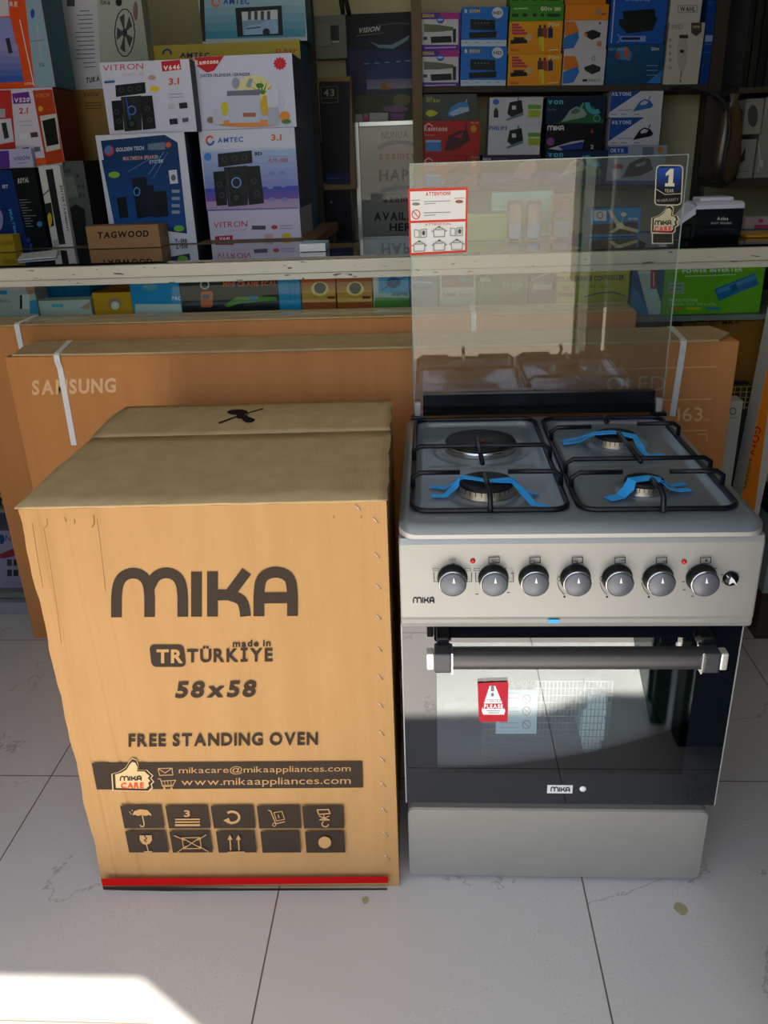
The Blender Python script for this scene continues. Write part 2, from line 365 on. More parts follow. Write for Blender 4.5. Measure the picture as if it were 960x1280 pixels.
def mapper(loc, rot, w_, h_, d_, world=False):
    M = Matrix.Translation(loc) @ Euler(rot).to_matrix().to_4x4(); Mi = M.inverted(); C = Mi @ CAM; Ro = Mi.to_3x3()
    def f(face, px, py, e):
        d = Ro @ ray(px, py)
        if face == 'front': k = (-C.y)/d.y; p = C+d*k; p.y = -e
        elif face == 'right': k = (w_-C.x)/d.x; p = C+d*k; p.x = w_+e
        elif face == 'left': k = (-C.x)/d.x; p = C+d*k; p.x = -e
        else: k = (h_-C.z)/d.z; p = C+d*k; p.z = h_+e
        return M @ p if world else p
    if not world: f.dims = (w_, h_, d_)
    return f
class Carton:
    """A printed box: front bottom edge from (xl,yb) to (xr,yb+slope), top-left at yt, standing in the plane Y."""
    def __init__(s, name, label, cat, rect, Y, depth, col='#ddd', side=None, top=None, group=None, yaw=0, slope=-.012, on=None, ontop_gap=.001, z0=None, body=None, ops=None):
        xl, xr, yt, yb = rect; A = at(xl, yb, Y=Y); B = at(xr, yb+slope*(xr-xl), Y=Y); ang = math.atan2(B.z-A.z, B.x-A.x)
        T = at(xl, yt, Y=Y)
        if on: A.z = on.A.z+on.h*math.cos(on.ang)+(A.x-on.A.x)*math.tan(on.ang)+ontop_gap; ang = on.ang
        if z0 is not None: A.z = z0; ang = 0
        s.A = A; s.ang = ang; s.w = (B-A).length/math.cos(yaw); s.h = T.z-A.z; s.d = depth
        rot = (0, -ang, yaw); s.b = MB(mapper(A, rot, s.w, s.h, depth))
        side = side or col; top = top or side
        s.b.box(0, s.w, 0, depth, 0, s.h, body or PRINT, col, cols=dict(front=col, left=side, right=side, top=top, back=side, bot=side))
        if ops: ops(s.b)
        s.o = s.b.build(name, label=label, cat=cat, group=group, loc=A, rot=rot)

# ================================================================== THE SETTING
def slab(name, x0, x1, y0, y1, z0, z1, m, kind='structure'):
    b = MB(); b.box(x0, x1, y0, y1, z0, z1, m); return b.build(name, kind=kind)
TILE = mat('marble_tile', fn=_tile, rough=.3)
slab('floor', -2.3, 1.75, -1.9, 3.0, -.05, 0, TILE)
WALLM = mat('olive_plaster', fn=_wall('#c4c0a0', '#aeaa88'), rough=.9)
WALLL = mat('grey_plaster', fn=_wall('#bfc1b6', '#a9aca0'), rough=.9)
slab('wall_back', -2.3, 1.75, 2.9, 3.0, 0, 2.7, WALLM)
slab('wall_left', -2.4, -2.3, -1.9, 3.0, 0, 2.7, WALLL)
slab('wall_right', 1.75, 1.85, -1.9, 3.0, 0, 2.7, WALLM)
PIER = mat('blocker_plaster', fn=_wall('#8a8c84', '#7b7d75'), rough=.9)
slab('wall_blocker_left', -2.3, -1.4, -.46, -.38, 0, 2.49, PIER)  # unseen wall added to keep bounced daylight off the left floor
slab('wall_blocker_right', .352, 1.75, -.46, -.40, 0, 2.49, mat('dark_green_blocker', fn=_wall('#24382e', '#1b2c24'), rough=.7))  # unseen wall added to dim the right floor and darken the door reflection
# ceiling, its unseen outer edge cut in steps to shape the floor's shadow line
b = MB(); off = -2.5/math.tan(SUN_EL)
ed = [(-2.4, -.25), (-.76, -.25), (-.66, -.32), (-.36, -.515), (.04, -.53), (.2, -.61), (1.85, -.61)]
P = [(x, y+off) for x, y in ed]+[(1.85, 3.0), (-2.4, 3.0)]; n_ = len(P)
b.add([(x, y, 2.5) for x, y in P]+[(x, y, 2.62) for x, y in P], [tuple(range(n_))[::-1], tuple(range(n_, 2*n_))]+[(i, (i+1) % n_, n_+(i+1) % n_, n_+i) for i in range(n_)], mat('ceiling_paint', fn=_wall('#e2e2de', '#d4d4ce'), rough=.9))
b.build('ceiling', kind='structure')
STREET = mat('street_concrete', fn=_wall('#918878', '#857c6d'), rough=.9)
slab('ground', -30, 30, -60, -1.901, -.06, -.005, STREET)
slab('wall_opposite', 1.35, 9.0, -7.3, -7.0, 0, 2.3, mat('beige_render', fn=_wall('#cdb594', '#bfa684'), rough=.9))

# ================================================================== GAS COOKER
ck = empty('cooker', 'silver freestanding cooker with three burners, one hotplate, black glass oven door and raised lid', 'cooker')
HW = .287
b = MB()
for bx_ in ((-.283, -.236, .018, .54, .004, .764), (.236, .283, .018, .54, .004, .764), (-.236, .236, .018, .54, .004, .235), (-.236, .236, .018, .54, .560, .764), (-.236, .236, .46, .54, .235, .560)): b.box(*bx_, SILVER)
b.build('cooker_body', ck)
b = MB(); ov = mat('oven_enamel', '#2a3036', rough=.4)
b.box(-.2355, -.234, .019, .459, .2355, .5595, ov); b.box(.234, .2355, .019, .459, .2355, .5595, ov); b.box(-.2338, .2338, .019, .459, .2355, .237, ov); b.box(-.2338, .2338, .019, .459, .558, .5595, ov); b.box(-.2338, .2338, .457, .459, .2372, .5578, ov); tag(b.build('oven_cavity', ck), 'dark oven cavity behind the window')
FOAM = mat('white_foam', '#eef0ee', rough=.8)
q = MB(); Pf = [at(px, py, Y=.03) for px, py in ((735, 863), (757, 866), (757, 892), (754, 897), (757, 903), (755, 924), (749, 926), (752, 930), (750, 946), (731, 946), (724, 918), (727, 888), (733, 884))]; n_ = len(Pf)
q.add([(p.x, .028, p.z) for p in Pf]+[(p.x, .075, p.z) for p in Pf], [tuple(range(n_)), tuple(range(n_, 2*n_))[::-1]]+[(n_+i, n_+(i+1) % n_, (i+1) % n_, i) for i in range(n_)], FOAM); tag(q.build('packing_foam', ck), 'white stepped packing foam inside the oven')
q = MB(); A_ = at(604, 850, Y=.03); B_ = at(754, 976, Y=.03)
for i in range(34): x = A_.x+(B_.x-A_.x)*i/33; q.box(x-.0006, x+.0006, .0245, .0255, B_.z, A_.z, CHROME)
for i in range(16): z = B_.z+(A_.z-B_.z)*i/15; q.box(A_.x, B_.x, .0257, .0267, z-.0006, z+.0006, CHROME)
q.build('oven_rack', ck)
# drawer front
b = MB(); P = rrect(-.286, .281, .006, .178, .012); n_ = len(P)
b.add([(x, .0, z) for x, z in P]+[(x*.997, -.004, .092+(z-.092)*.97) for x, z in P]+[(x, .017, z) for x, z in P],
      [tuple(range(n_, 2*n_))]+[(i, (i+1) % n_, n_+(i+1) % n_, n_+i) for i in range(n_)]+[(2*n_+i, 2*n_+(i+1) % n_, (i+1) % n_, i) for i in range(n_)], DRAWER)
b.build('storage_drawer', ck)
# control panel
prof = [(.017, .765), (-.034, .765), (-.038, .755), (-.0385, .70), (-.0385, .628), (-.0385, .622), (-.0365, .616), (-.0375, .61), (-.035, .602), (-.028, .597), (.017, .597)]
b = MB(mapper((0, -.0387, 0), (0, 0, 0), 1, 1, 1, True)); xs = [(-.287, .004), (-.2865, .0015), (-.284, 0), (.284, 0), (.2865, .0015), (.287, .004)]
V = []; k = len(prof)
for x, ins in xs:
    for y, z in prof: V.append((x, y+(ins if y < 0 else 0), z))
b.add(V, [(i*k+j, (i+1)*k+j, (i+1)*k+(j+1) % k, i*k+(j+1) % k) for i in range(len(xs)-1) for j in range(k)]+[tuple(range(k))[::-1], tuple((len(xs)-1)*k+j for j in range(k))], PANEL, smooth=False)
INK = '#2b2a2a'
b.mika('front', 516, 753.5, 543, 7.5, 1.5, INK, mt=MATTE)
KX = [566, 618, 669, 722, 775, 827, 882]
def fr(*a, **k): b.s_('front', *a, mt=MATTE, **k)
for kx in KX[1:]:
    fr([(kx-7, 696.5), (kx+6, 695.5), (kx+6, 703), (kx-7, 704), (kx-7, 696.5)], .9, INK)
    b.pp('front', [(kx-2.5, 705.5), (kx+2, 705.5), (kx-.3, 708.5)], INK, mt=MATTE)
b.t('front', 'OFF', 561, 700.5, 570, 3, INK, mt=MATTE); b.pp('front', [(564, 703.5), (568.5, 703.5), (566.3, 706.5)], INK, mt=MATTE)
b.t('front', '%C', 614, 702, 622, 4, INK, mt=MATTE)
for kx, (a0, a1) in zip(KX[2:6], (((-7, 700), (-1, 700)), ((-7, 700), (-1, 700)), ((0, 699), (6, 699)), ((1, 700), (6, 700)))): fr([(kx+a0[0], a0[1]), (kx+a1[0], a1[1]), (kx+a1[0], 703.3)], .8, INK)
b.e('front', 882, 699.5, 1.4, 1.4, INK, mt=MATTE)
for sx, s2 in ((-1, 566), (1, 566), (-1, 618), (1, 618)): fr([(s2+sx*23.5, 714), (s2+sx*23.5, 725.5), (s2+sx*17, 725.5)], .8, INK)
for x in (541, 581, 592): fr([(x, 709), (x+7, 709), (x+7, 711.5), (x, 711.5), (x, 709)], .6, INK)
for kx in KX[3:6]:
    b.arc('front', kx-8, 722, 18, 22, 190, 240, .8, INK, mt=MATTE); b.s_('front', [(kx-26, 722), (kx-24, 718), (kx-22, 722), (kx-24, 725), (kx-26, 722)], .7, INK, mt=MATTE); b.e('front', kx-17, 744, 1.4, 1.4, INK, mt=MATTE)
for x, y in ((861, 710), (853, 725), (854, 735), (864, 743), (893, 708), (901, 716), (902, 725), (631, 708), (640, 714), (596, 740), (635, 738)): fr([(x-1.8, y), (x+1.8, y)], 1.5, '#55524e')
b.build('control_panel', ck)
for i, kx in enumerate(KX):
    c = at(kx, 730.5, Y=-.062); c = (c.x, -.0389, c.z); q = MB(mapper((0, -.0389-.0272, 0), (0, 0, 0), 1, 1, 1, True))
    q.lathe([(.0245, 0), (.0245, .003), (.022, .006), (.0205, .016), (.0208, .020)], c, BLACK, 'y'); kb = q.build('control_knob', ck)
    q = MB(); q.lathe([(.0208, .0195), (.0222, .0198), (.0222, .0225), (.0212, .0232)], c, CHROME, 'y'); q.build('chrome_ring', kb)
    q = MB(mapper((0, -.0389-.0271, 0), (0, 0, 0), 1, 1, 1, True)); q.lathe([(.0212, .0228), (.0208, .0252), (.0185, .027), (0.001, .0268)], c, KNOBM, 'y')
    q.pp('front', [(kx+1.3, 722), (kx+3, 729), (kx-.3, 729)], '#f2f2f2'); q.build('knob_cap', kb)
for px, py in ((591, 701), (855, 702)):
    c = at(px, py, Y=-.0387); q = MB(); q.lathe([(.0042, 0), (.004, .002), (.0015, .0034)], (c.x, -.0387, c.z), mat('red_lamp', '#c4101c', rough=.25), 'y', seg=14); tag(q.build('indicator_light', ck), 'small red indicator light')
c = at(914.5, 725, Y=-.044); q = MB(mapper((0, -.0387-.0074, 0), (0, 0, 0), 1, 1, 1, True)); q.lathe([(.0128, 0), (.0128, .002), (.0112, .0045), (.0095, .0072), (.001, .0072)], (c.x, -.0387, c.z), BLACK, 'y', seg=28)
q.pp('front', [(914, 721), (918, 725), (921, 731), (916, 728), (911, 731), (912, 725)], '#d5d5d5'); q.s_('front', [(911, 722), (908, 719)], .8, '#ddd'); q.build('ignition_button', ck)
# hob
b = MB(); NX, NY = 150, 150; X0, X1, Y0, Y1 = -.287, .287, -.040, .548; RC = .03
def sst(t): t = max(0, min(1, t)); return t*t*(3-2*t)
def rdist(x, y, x0, x1, y0, y1, r):
    dx = max(x0+r-x, x-(x1-r)); dy = max(y0+r-y, y-(y1-r))
    if dx > 0 and dy > 0: return r-math.hypot(dx, dy)
    return r-max(dx, dy)
BURN = [(-.135, .352, .072), (-.138, .125, .048), (.137, .375, .04), (.134, .122, .034)]
def hz(x, y):
    z = .790; d = rdist(x, y, X0, X1, Y0, Y1, RC); t = 1-min(1, max(0, d/.016)); z -= .009*t*t
    if y < .004: z -= .008*((.004-y)/.044)**2
    for x0, x1 in ((-.264, -.014), (.008, .256)):
        e_ = rdist(x, y, x0, x1, .012, .512, .035); z -= .010*sst(e_/.014)
        if e_ > .02: z += .0025*sst(1-abs(y-.245-.0)/.012)*sst((e_-.02)/.02)
    for bx, by, br in BURN:
        rr_ = math.hypot(x-bx, y-by); z -= .003*sst((br+.028-rr_)/.012); z += .0055*sst((br+.012-rr_)/.01)
    return z
V = []
for j in range(NY+1):
    for i in range(NX+1):
        x = X0+(X1-X0)*i/NX; y = Y0+(Y1-Y0)*j/NY
        dx = max(X0+RC-x, x-(X1-RC), 0); dy = max(Y0+RC-y, y-(Y1-RC), 0); d = math.hypot(dx, dy)
        if dx > 0 and dy > 0 and max(dx, dy) > 0:
            m_ = max(dx, dy)/d; cx = X0+RC if x < 0 else X1-RC; cy = Y0+RC if y < .25 else Y1-RC; x = cx+(x-cx)*m_; y = cy+(y-cy)*m_
        V.append((x, y, hz(x, y)))
b.add(V, [(j*(NX+1)+i, j*(NX+1)+i+1, (j+1)*(NX+1)+i+1, (j+1)*(NX+1)+i) for j in range(NY) for i in range(NX)], HOBM, smooth=True)
per = [j for j in range(NX+1)]+[(j+1)*(NX+1)-1 for j in range(1, NY+1)]+[NY*(NX+1)+i for i in range(NX-1, -1, -1)]+[j*(NX+1) for j in range(NY-1, 0, -1)]
m_ = len(per); pv = [V[i] for i in per]
b.add(pv+[(x, y, .766) for x, y, z in pv], [(i, m_+i, m_+(i+1) % m_, (i+1) % m_) for i in range(m_)], SILVER, smooth=True)
b.build('hob_top', ck)
# burners
def burner(bx, by, r, nm):
    z = hz(bx, by)
    q = MB(); q.lathe([(r*1.12, 0), (r*1.12, .002), (r*1.0, .004), (r*.98, .013), (r*.9, .014)], (bx, by, z-.001), mat('burner_alloy', '#b9b4ab', rough=.3, metal=.9), seg=48)
    for k in range(28):
        a = 2*math.pi*k/28; ca_, sa_ = math.cos(a), math.sin(a); p = Vector((bx+ca_*r*.985, by+sa_*r*.985, z+.0085))
        q.tube([p-Vector((0, 0, .004)), p+Vector((0, 0, .004))], r*.018, DARK, seg=5)
    br = q.build('burner', ck); q = MB(); q.lathe([(r*.98, .0132), (r*1.0, .0145), (r*.98, .0185), (r*.8, .0205), (.001, .021)], (bx, by, z-.001), IRON, seg=48); q.build('burner_cap', br)
for (bx, by, br), nm in zip(BURN[1:], 'abc'): burner(bx, by, br, nm)
bx, by, r = BURN[0]; z = hz(bx, by); q = MB()
q.lathe([(r*1.0, 0), (r*1.0, .0125), (r*.985, .0135)], (bx, by, z-.001), CHROME, seg=64); hp = q.build('hotplate', ck); q = MB()
q.lathe([(r*.97, .0130), (r*.97, .0165), (r*.955, .018), (r*.3, .0178), (r*.27, .0172), (.001, .0172)], (bx, by, z-.001), IRON, seg=64); tag(q.build('plate_disc', hp), 'black cast iron disc')
q = MB(); q.lathe([(.0095, 0), (.0095, .0006)], (bx, by, z+.0163), mat('red_mark', '#8e2a22', rough=.5), seg=20); tag(q.build('centre_mark', hp), 'red centre mark')
# pan supports
def grate(x0, x1, y0, y1, extra):
    q = MB(); zf = .7935; P = rrect(x0, x1, y0, y1, .028, 7); q.tube([(x, y, zf) for x, y in P], .0048, GRATE, closed=True)
    for e_ in extra: q.tube(e_, .0045, GRATE)
    return q.build('pan_support', ck)
def bar(py, xa, xb, y0=None):
    y = at(600 if xa < 0 else 780, py, Z=.822).y; z0 = .7935; out = []
    if xb is None: return y
    l = .012; return [(xa, y, z0), (xa, y, .814), (xa+(l if xb > xa else -l), y, .822), (xb, y, .822)]
def X_(px, py, Z=.822): return at(px, py, Z=Z).x
fx0, fx1, gx0, gx1 = -.266, -.011, .006, .259
def full(py, a, c_):
    p = bar(py, a, (a+c_)/2); y = p[0][1]; return p[:3]+[(c_-.012, y, .822), (c_, y, .814), (c_, y, .7935)]
def cur(pts): return [tuple(at(px, py, Z=zz)) for px, py, zz in pts]
grate(fx0, fx1, .010, .512, [full(557, fx0, fx1), bar(590, fx0, X_(575, 590)), bar(590, fx1, X_(635, 590)),
      cur([(613, 640, .7935), (613, 624, .812), (612, 614, .824), (606, 593, .826)]), cur([(597, 548, .828), (603, 579, .828)])])
grate(gx0, gx1, .008, .508, [full(573, gx0, gx1), bar(590, gx0, X_(778, 590)), bar(590, gx1, X_(838, 590)), bar(530, gx1, X_(797, 530)), bar(533, gx0, X_(738, 532)),
      cur([(829, 640, .7935), (830, 622, .812), (827, 613, .824), (815, 599, .826)]), cur([(773, 541, .828), (801, 577, .828)]), cur([(760, 527, .7935), (756, 520, .822), (758, 528, .826)])])
# blue protective tape on the burners
def tape(pts, wd=.009):
    q = MB(); P = [tuple(at(px, py, Z=zz)) for px, py, zz in pts]
    q.ribbon(P, wd*1.3, TAPE); return tag(q.build('protective_tape', ck), 'strip of bright blue protective tape')
zt = .8045; zl = .7835
tape([(538, 608, zl), (556, 610, zl), (572, 600, zt-.006), (582, 597, zt+.002), (612, 601, zt+.003), (640, 602, zt), (652, 615, zt-.012), (671, 608+8, zl)], .009)
tape([(540, 620, zl), (556, 620, zl), (570, 607, zt-.01), (576, 595, zt+.002), (610, 601, zt+.005), (640, 598, zt+.002), (652, 613, zt-.01), (667, 630, zl+.002), (686, 634, zl)], .010)
tape([(702, 552, zl), (722, 548, zl+.004), (742, 541, zt), (764, 539, zt+.004), (792, 544, zt), (800, 556, zt-.006), (808, 570, zl), (828, 568, zl)], .010)
tape([(704, 555, zl), (724, 552, zl+.004), (742, 543, zt+.001), (768, 541, zt+.005), (793, 547, zt+.001), (800, 560, zl+.006), (812, 572, zl+.001)], .008)
tape([(760, 624, zl), (776, 620, zl), (786, 610, zl+.012), (790, 600, zt+.001), (812, 597, zt+.003), (826, 600, zt+.001)], .017)
tape([(826, 600, zt), (836, 606, zl+.008), (846, 606, zl+.003), (856, 604, zl)], .010)
tape([(826, 602, zt-.001), (836, 610, zl+.006), (848, 613, zl+.002), (863, 612, zl)], .011)
q = MB(); c = at(692, 777, Y=-.04); q.box(c.x-.009, c.x+.009, -.0405, -.0388, c.z-.002, c.z+.004, TAPE); q.box(c.x-.009, c.x+.009, -.0392, -.02, c.z-.0035, c.z-.002, TAPE); tag(q.build('protective_tape', ck), 'small blue tape tab under the control panel')
# vent bar and hinges at the rear
q = MB(); q.add([(x, y, z) for x in (-.250, .252) for y, z in ((.532, .797), (.528, .806), (.534, .809), (.531, .818), (.537, .822), (.535, .843), (.552, .843), (.552, .797))],
      [(i, (i+1) % 8, 8+(i+1) % 8, 8+i) for i in range(8)]+[tuple(range(8))[::-1], tuple(range(8, 16))], BLACK)
tag(q.build('rear_trim_bar', ck), 'black ridged bar along the rear edge')
for sx in (-1, 1):
    q = MB(); x = -.262 if sx < 0 else .262; q.box(x-.007, x+.007, .530, .546, .797, .826, SILVER, bev=.002); hg = q.build('lid_hinge', ck)
    q = MB(); q.box(x-.016, x+.016, .524, .546, .789, .797, BLACK, bev=.002); tag(q.build('hinge_foot', hg), 'black hinge foot')
# oven door
q = MB(); wx0, wx1, wz0, wz1 = -.228, .222, .262, .548
for bx_ in ((-.287, wx0, .190, .586), (wx1, .2885, .190, .586), (wx0, wx1, .190, wz0), (wx0, wx1, wz1, .586)): q.box(bx_[0], bx_[1], 0, .014, bx_[2], bx_[3], BLACKGLASS)
dr = q.build('oven_door', ck)
q = MB(); q.box(wx0, wx1, .0, .005, wz0, wz1, DOORPANE); q.build('window_pane', dr)
q = MB(); q.box(.2886, .2906, -.0005, .015, .190, .587, SILVER); q.box(-.2892, -.2872, -.0005, .015, .190, .587, SILVER); q.box(-.287, .2885, -.0006, .015, .5862, .5885, SILVER); tag(q.build('edge_trim', dr), 'thin silver edge trim')
q = MB(); V = []; n_ = 16
for x in (-.212, .216):
    for k in range(n_): a = 2*math.pi*k/n_; V.append((x, -.049+.0175*math.copysign(abs(math.cos(a))**.6, math.cos(a)), .549+.0165*math.copysign(abs(math.sin(a))**.6, math.sin(a))))
q.add(V, [(k, (k+1) % n_, n_+(k+1) % n_, n_+k) for k in range(n_)], BARM, smooth=True); q.build('handle', dr)
for sx in (-1, 1):
    xa, xb = (-.232, -.203) if sx < 0 else (.206, .235); q = MB()
    q.box(xa, xb, -.0675, -.030, .530, .568, mat('dark_bracket', '#3c3e40', rough=.4, metal=.3), bev=.004); q.box(xa+.004, xb-.004, -.04, .0, .556, .582, BLACK, bev=.003); q.build('handle_bracket', dr)
    q = MB(); xa, xb = (-.245, -.2325) if sx < 0 else (.2355, .248); q.box(xa, xb, -.063, -.041, .533, .565, mat('satin_chrome', '#dedbd2', rough=.3, metal=.6), bev=.003); tag(q.build('end_cap', dr), 'bright satin end cap')
    q = MB(); x = -.2025 if sx < 0 else .2055; q.box(x-.0012, x+.0012, -.0675, -.036, .529, .569, CHROME); q.build('bracket_edge', dr)
q = MB(mapper((0, -.0012, 0), (0, 0, 0), 1, 1, 1, True)); q.box(-.0225, .0245, -.0012, -.0001, .2165, .2355, PRINT, lin('#d8d8d6')); q.mika('front', 688, 989.3, 712.5, 6.4, 1.5, '#2c2c30'); tag(q.build('brand_plate', dr), 'silver brand plate')
q = MB(); c = at(728.5, 986, Y=0); q.lathe([(.0062, 0), (.006, .001)], (c.x, -.0001, c.z), mat('white_dot', '#e9e9ea', rough=.5), 'y', seg=20); tag(q.build('round_sticker', dr), 'round white sticker')
q = MB(mapper((0, .0125, 0), (0, 0, 0), 1, 1, 1, True)); q.r('front', 621, 862, 672, 917, '#e4ecf2', ln=-.03)
for y in (866, 872, 884, 889, 903, 909): q.s_('front', [(625, y), (648, y)], .8, '#a3a9ad')
for y in (873, 888, 905): q.arc('front', 658, y, 5, 5, 0, 360, 1, '#c06a62'); q.s_('front', [(654, y-3), (662, y+3)], .8, '#c06a62')
tag(q.build('leaflet', dr), 'pale leaflet with round red marks')
q = MB(mapper((0, -.0016, 0), (0, 0, 0), 1, 1, 1, True)); q.q('front', [(597, 853.5), (635.5, 852), (634.5, 902), (599, 902)], '#b91f2f')
q.q('front', [(612, 857), (619, 857), (631.5, 888), (630, 893), (604, 893), (602, 888)], '#f4f2f0'); q.r('front', 613.5, 857, 617.5, 864, '#777'); q.e('front', 615.5, 868, 2, 2.4, '#777')
q.t('front', 'ATTENTION', 604.5, 877.5, 628, 4, '#777'); q.r('front', 603.5, 879, 630, 885.5, '#b91f2f'); q.t('front', 'PLEASE', 605, 884.6, 628.5, 4.6, '#fff', bold=1)
q.s_('front', [(608, 888), (625, 888)], .8, '#999'); q.s_('front', [(610, 890.5), (624, 890.5)], .8, '#999'); tag(q.build('warning_tag', dr), 'red and white warning tag')
# raised glass lid
q = MB(); P = rrect(-.270, .276, .800, 1.311, .008, 4); n_ = len(P)
q.add([(x, .5565, z) for x, z in P]+[(x, .5605, z) for x, z in P], [tuple(range(n_)), tuple(range(n_, 2*n_))[::-1]]+[(n_+i, n_+(i+1) % n_, (i+1) % n_, i) for i in range(n_)], LIDGLASS)
ld = tag(q.build('glass_lid', ck), 'clear raised glass lid')
q = MB(); e_ = .0007
P = [(-.270, .800), (-.270, 1.311), (.276, 1.311), (.276, .800)]
for (xa, za), (xb, zb) in zip(P, P[1:]): q.tube([(xa, .5585, za), (xb, .5585, zb)], .0013, mat('ground_glass_edge', '#b9c6c0', rough=.3), seg=6)
tag(q.build('lid_edge', ld), 'pale ground edge')
q = MB(mapper((0, .5562, 0), (0, 0, 0), 1, 1, 1, True))
q.q('front', [(510, 236), (585, 234), (583.5, 315), (512, 319.5)], '#e0452f'); q.q('front', [(512.5, 239.5), (582.5, 237.5), (581.8, 273.5), (513.3, 276)], '#f3efe8'); q.q('front', [(513.4, 279), (581.7, 276.8), (581.2, 312.5), (514.5, 316)], '#f3efe8')
q.t('front', 'ATTENTION!', 532, 244.6, 563, 4.3, '#d63b28', y1=243.6, bold=1); q.e('front', 520, 255, 5, 1.9, '#8c8279'); q.e('front', 574, 252, 5, 2.1, '#9c5c4a'); q.s_('front', [(514.5, 250.5), (525, 250)], .7, '#777'); q.s_('front', [(568, 248), (580, 247.5)], .7, '#c55')
for y in (252, 255, 266, 269.5): q.s_('front', [(530, y), (563 if y in (252, 266) else 545, y-1)], .8, '#888')
q.arc('front', 520, 268, 5, 5.6, 0, 360, 1, '#d63b28'); q.s_('front', [(516.5, 264), (523.5, 272)], .9, '#d63b28'); q.t('front', 'ATTENTION', 531, 281.8, 563, 2.6, '#d63b28', y1=281)
for cx, cy in ((526, 291), (549, 290), (571, 289), (524, 308), (549, 307), (571, 306)):
    if (cx, cy) in ((526, 291), (571, 289)):
        q.s_('front', [(cx-8, cy-4), (cx-2, cy-3), (cx-2, cy+6), (cx-8, cy+5), (cx-8, cy-4)], .7, '#777'); q.s_('front', [(cx, cy-4), (cx+7, cy-5), (cx+7, cy+5), (cx, cy+6), (cx, cy-4)], .7, '#777'); q.e('front', cx+3.5, cy, 2, 3, '#555')
    else:
        q.s_('front', [(cx-7, cy-3), (cx+7, cy-3.4), (cx+6.6, cy+5.6), (cx-6.6, cy+6), (cx-7, cy-3)], .8, '#777'); q.arc('front', cx, cy-3, 5, 3, 0, 180, .8, '#777'); q.e('front', cx, cy-6.6, 1.6, 1, '#555'); q.s_('front', [(cx-9.5, cy-1), (cx-7, cy-1)], 1, '#666'); q.s_('front', [(cx+7, cy-1.3), (cx+9.5, cy-1.5)], 1, '#666')
tag(q.build('attention_sticker', ld), 'red bordered white attention sticker')
def rr(x0, y0, x1, y1, r, sk=0):  # rounded rect in px, sk leans with height
    return [(x+sk*(y1-y), y) for x, y in rrect(x0, x1, y0, y1, r, 5)]
q = MB(mapper((0, .5562, 0), (0, 0, 0), 1, 1, 1, True))
q.pp('front', rr(817.5, 206, 852, 257, 6, .05), '#b9ae93'); q.pp('front', rr(819, 207.5, 850.5, 255.5, 5, .05), '#15171c')
q.g('front', [(822, 210), (852, 208.5), (850.5, 240), (820.5, 236)], '#234a9c', '#0f1622', 8); q.pp('front', [(819.5, 236.5), (831, 243.5), (850.8, 242.5), (850.4, 254), (820, 255)], '#17181a')
q.s_('front', [(819.5, 236), (831, 243), (851, 242)], .9, '#b9ae93'); q.q('front', [(832, 216.5), (837.5, 211), (842, 211), (840.8, 229), (843, 229), (842.8, 233), (831, 233), (831.2, 229), (835, 229), (836, 218), (831.8, 220)], '#cfc5ab'); q.t('front', 'YEAR', 830.5, 240.5, 842, 4.4, '#cfc5ab'); q.t('front', 'WARRANTY', 820.5, 252.8, 848, 3.6, '#a59c86', y1=251)
tag(q.build('warranty_sticker', ld), 'blue and black one year warranty sticker')
q = MB(mapper((0, .5560, 0), (0, 0, 0), 1, 1, 1, True))
TH = [(814.8, 290), (815.5, 272.5), (824, 269.5), (830.5, 264), (833.5, 258.5), (838, 257.5), (841, 261), (840, 269), (845.5, 270), (847.5, 274.5), (845, 277), (846.5, 281.5), (843, 284), (843, 288.5), (840, 291)]
q.pp('front', [(829+(x-829)*1.1, 276+(y-276)*1.08) for x, y in TH], '#b9ae93'); q.pp('front', TH, '#1d1b19'); q.pp('front', [(829+(x-829)*.87, 276+(y-276)*.87) for x, y in TH], '#b9ae93')
q.mika('front', 818, 281.3, 839, 6, 1.4, '#26221f', y1=280.8); q.t('front', 'CARE', 817.5, 289, 839, 6, '#d33a28', bold=1)
q.r('front', 814.5, 291, 841, 304.5, '#b9ae93'); q.r('front', 815.8, 292, 839.8, 303.5, '#2b2a26')
q.build('care_sticker', ld, label='thumbs up care sticker')

# ================================================================== BIG CARTON BESIDE THE COOKER
CX, CY, CYAW, CW, CHH, CDP = -.8991, -.0398, .0257, .594, .825, .575
mp = mapper((CX, CY, 0), (0, 0, CYAW), CW, CHH, CDP)
bc = empty('appliance_carton', 'large brown cardboard carton printed FREE STANDING OVEN, standing left of the cooker', 'carton', (CX, CY, 0), (0, 0, CYAW))
b = MB(mp); rnd = random.Random(3)
NXc, NZc = 40, 34; dsp = {}
def wob(x, z):
    g1 = .0028*math.exp(-((x-.030-.004*math.sin(z*9))/.0022)**2)+.0022*math.exp(-((x-.082-.003*math.sin(z*6))/.0025)**2)+.0016*math.exp(-((x-.125-.002*math.sin(z*7))/.003)**2)*(z > .25)+.0012*math.exp(-((x-.562)/.003)**2)
    t = max(0, 1-x/.10); return g1+wob0(x, z, t)
def wob0(x, z, t):
    return t*(.002*math.sin(x*150)+.0012*math.sin(z*23+x*40)+.002)*(1 if z > .02 else 0)
def gridf(fn, nu, nv, m, smooth=True):
    V = [fn(i/nu, j/nv) for j in range(nv+1) for i in range(nu+1)]
    b.add(V, [(j*(nu+1)+i, j*(nu+1)+i+1, (j+1)*(nu+1)+i+1, (j+1)*(nu+1)+i) for j in range(nv) for i in range(nu)], m, smooth=smooth)
edge = lambda u: .004*max(0, 1-u*6)*(1+math.sin(u*300))
gridf(lambda u, v: ((u**1.7)*CW-(.0015*math.sin(v*31)+.0008*math.sin(v*77))*(1-u)**8, wob((u**1.7)*CW, v*CHH), v*CHH), 150, 34, CARD)
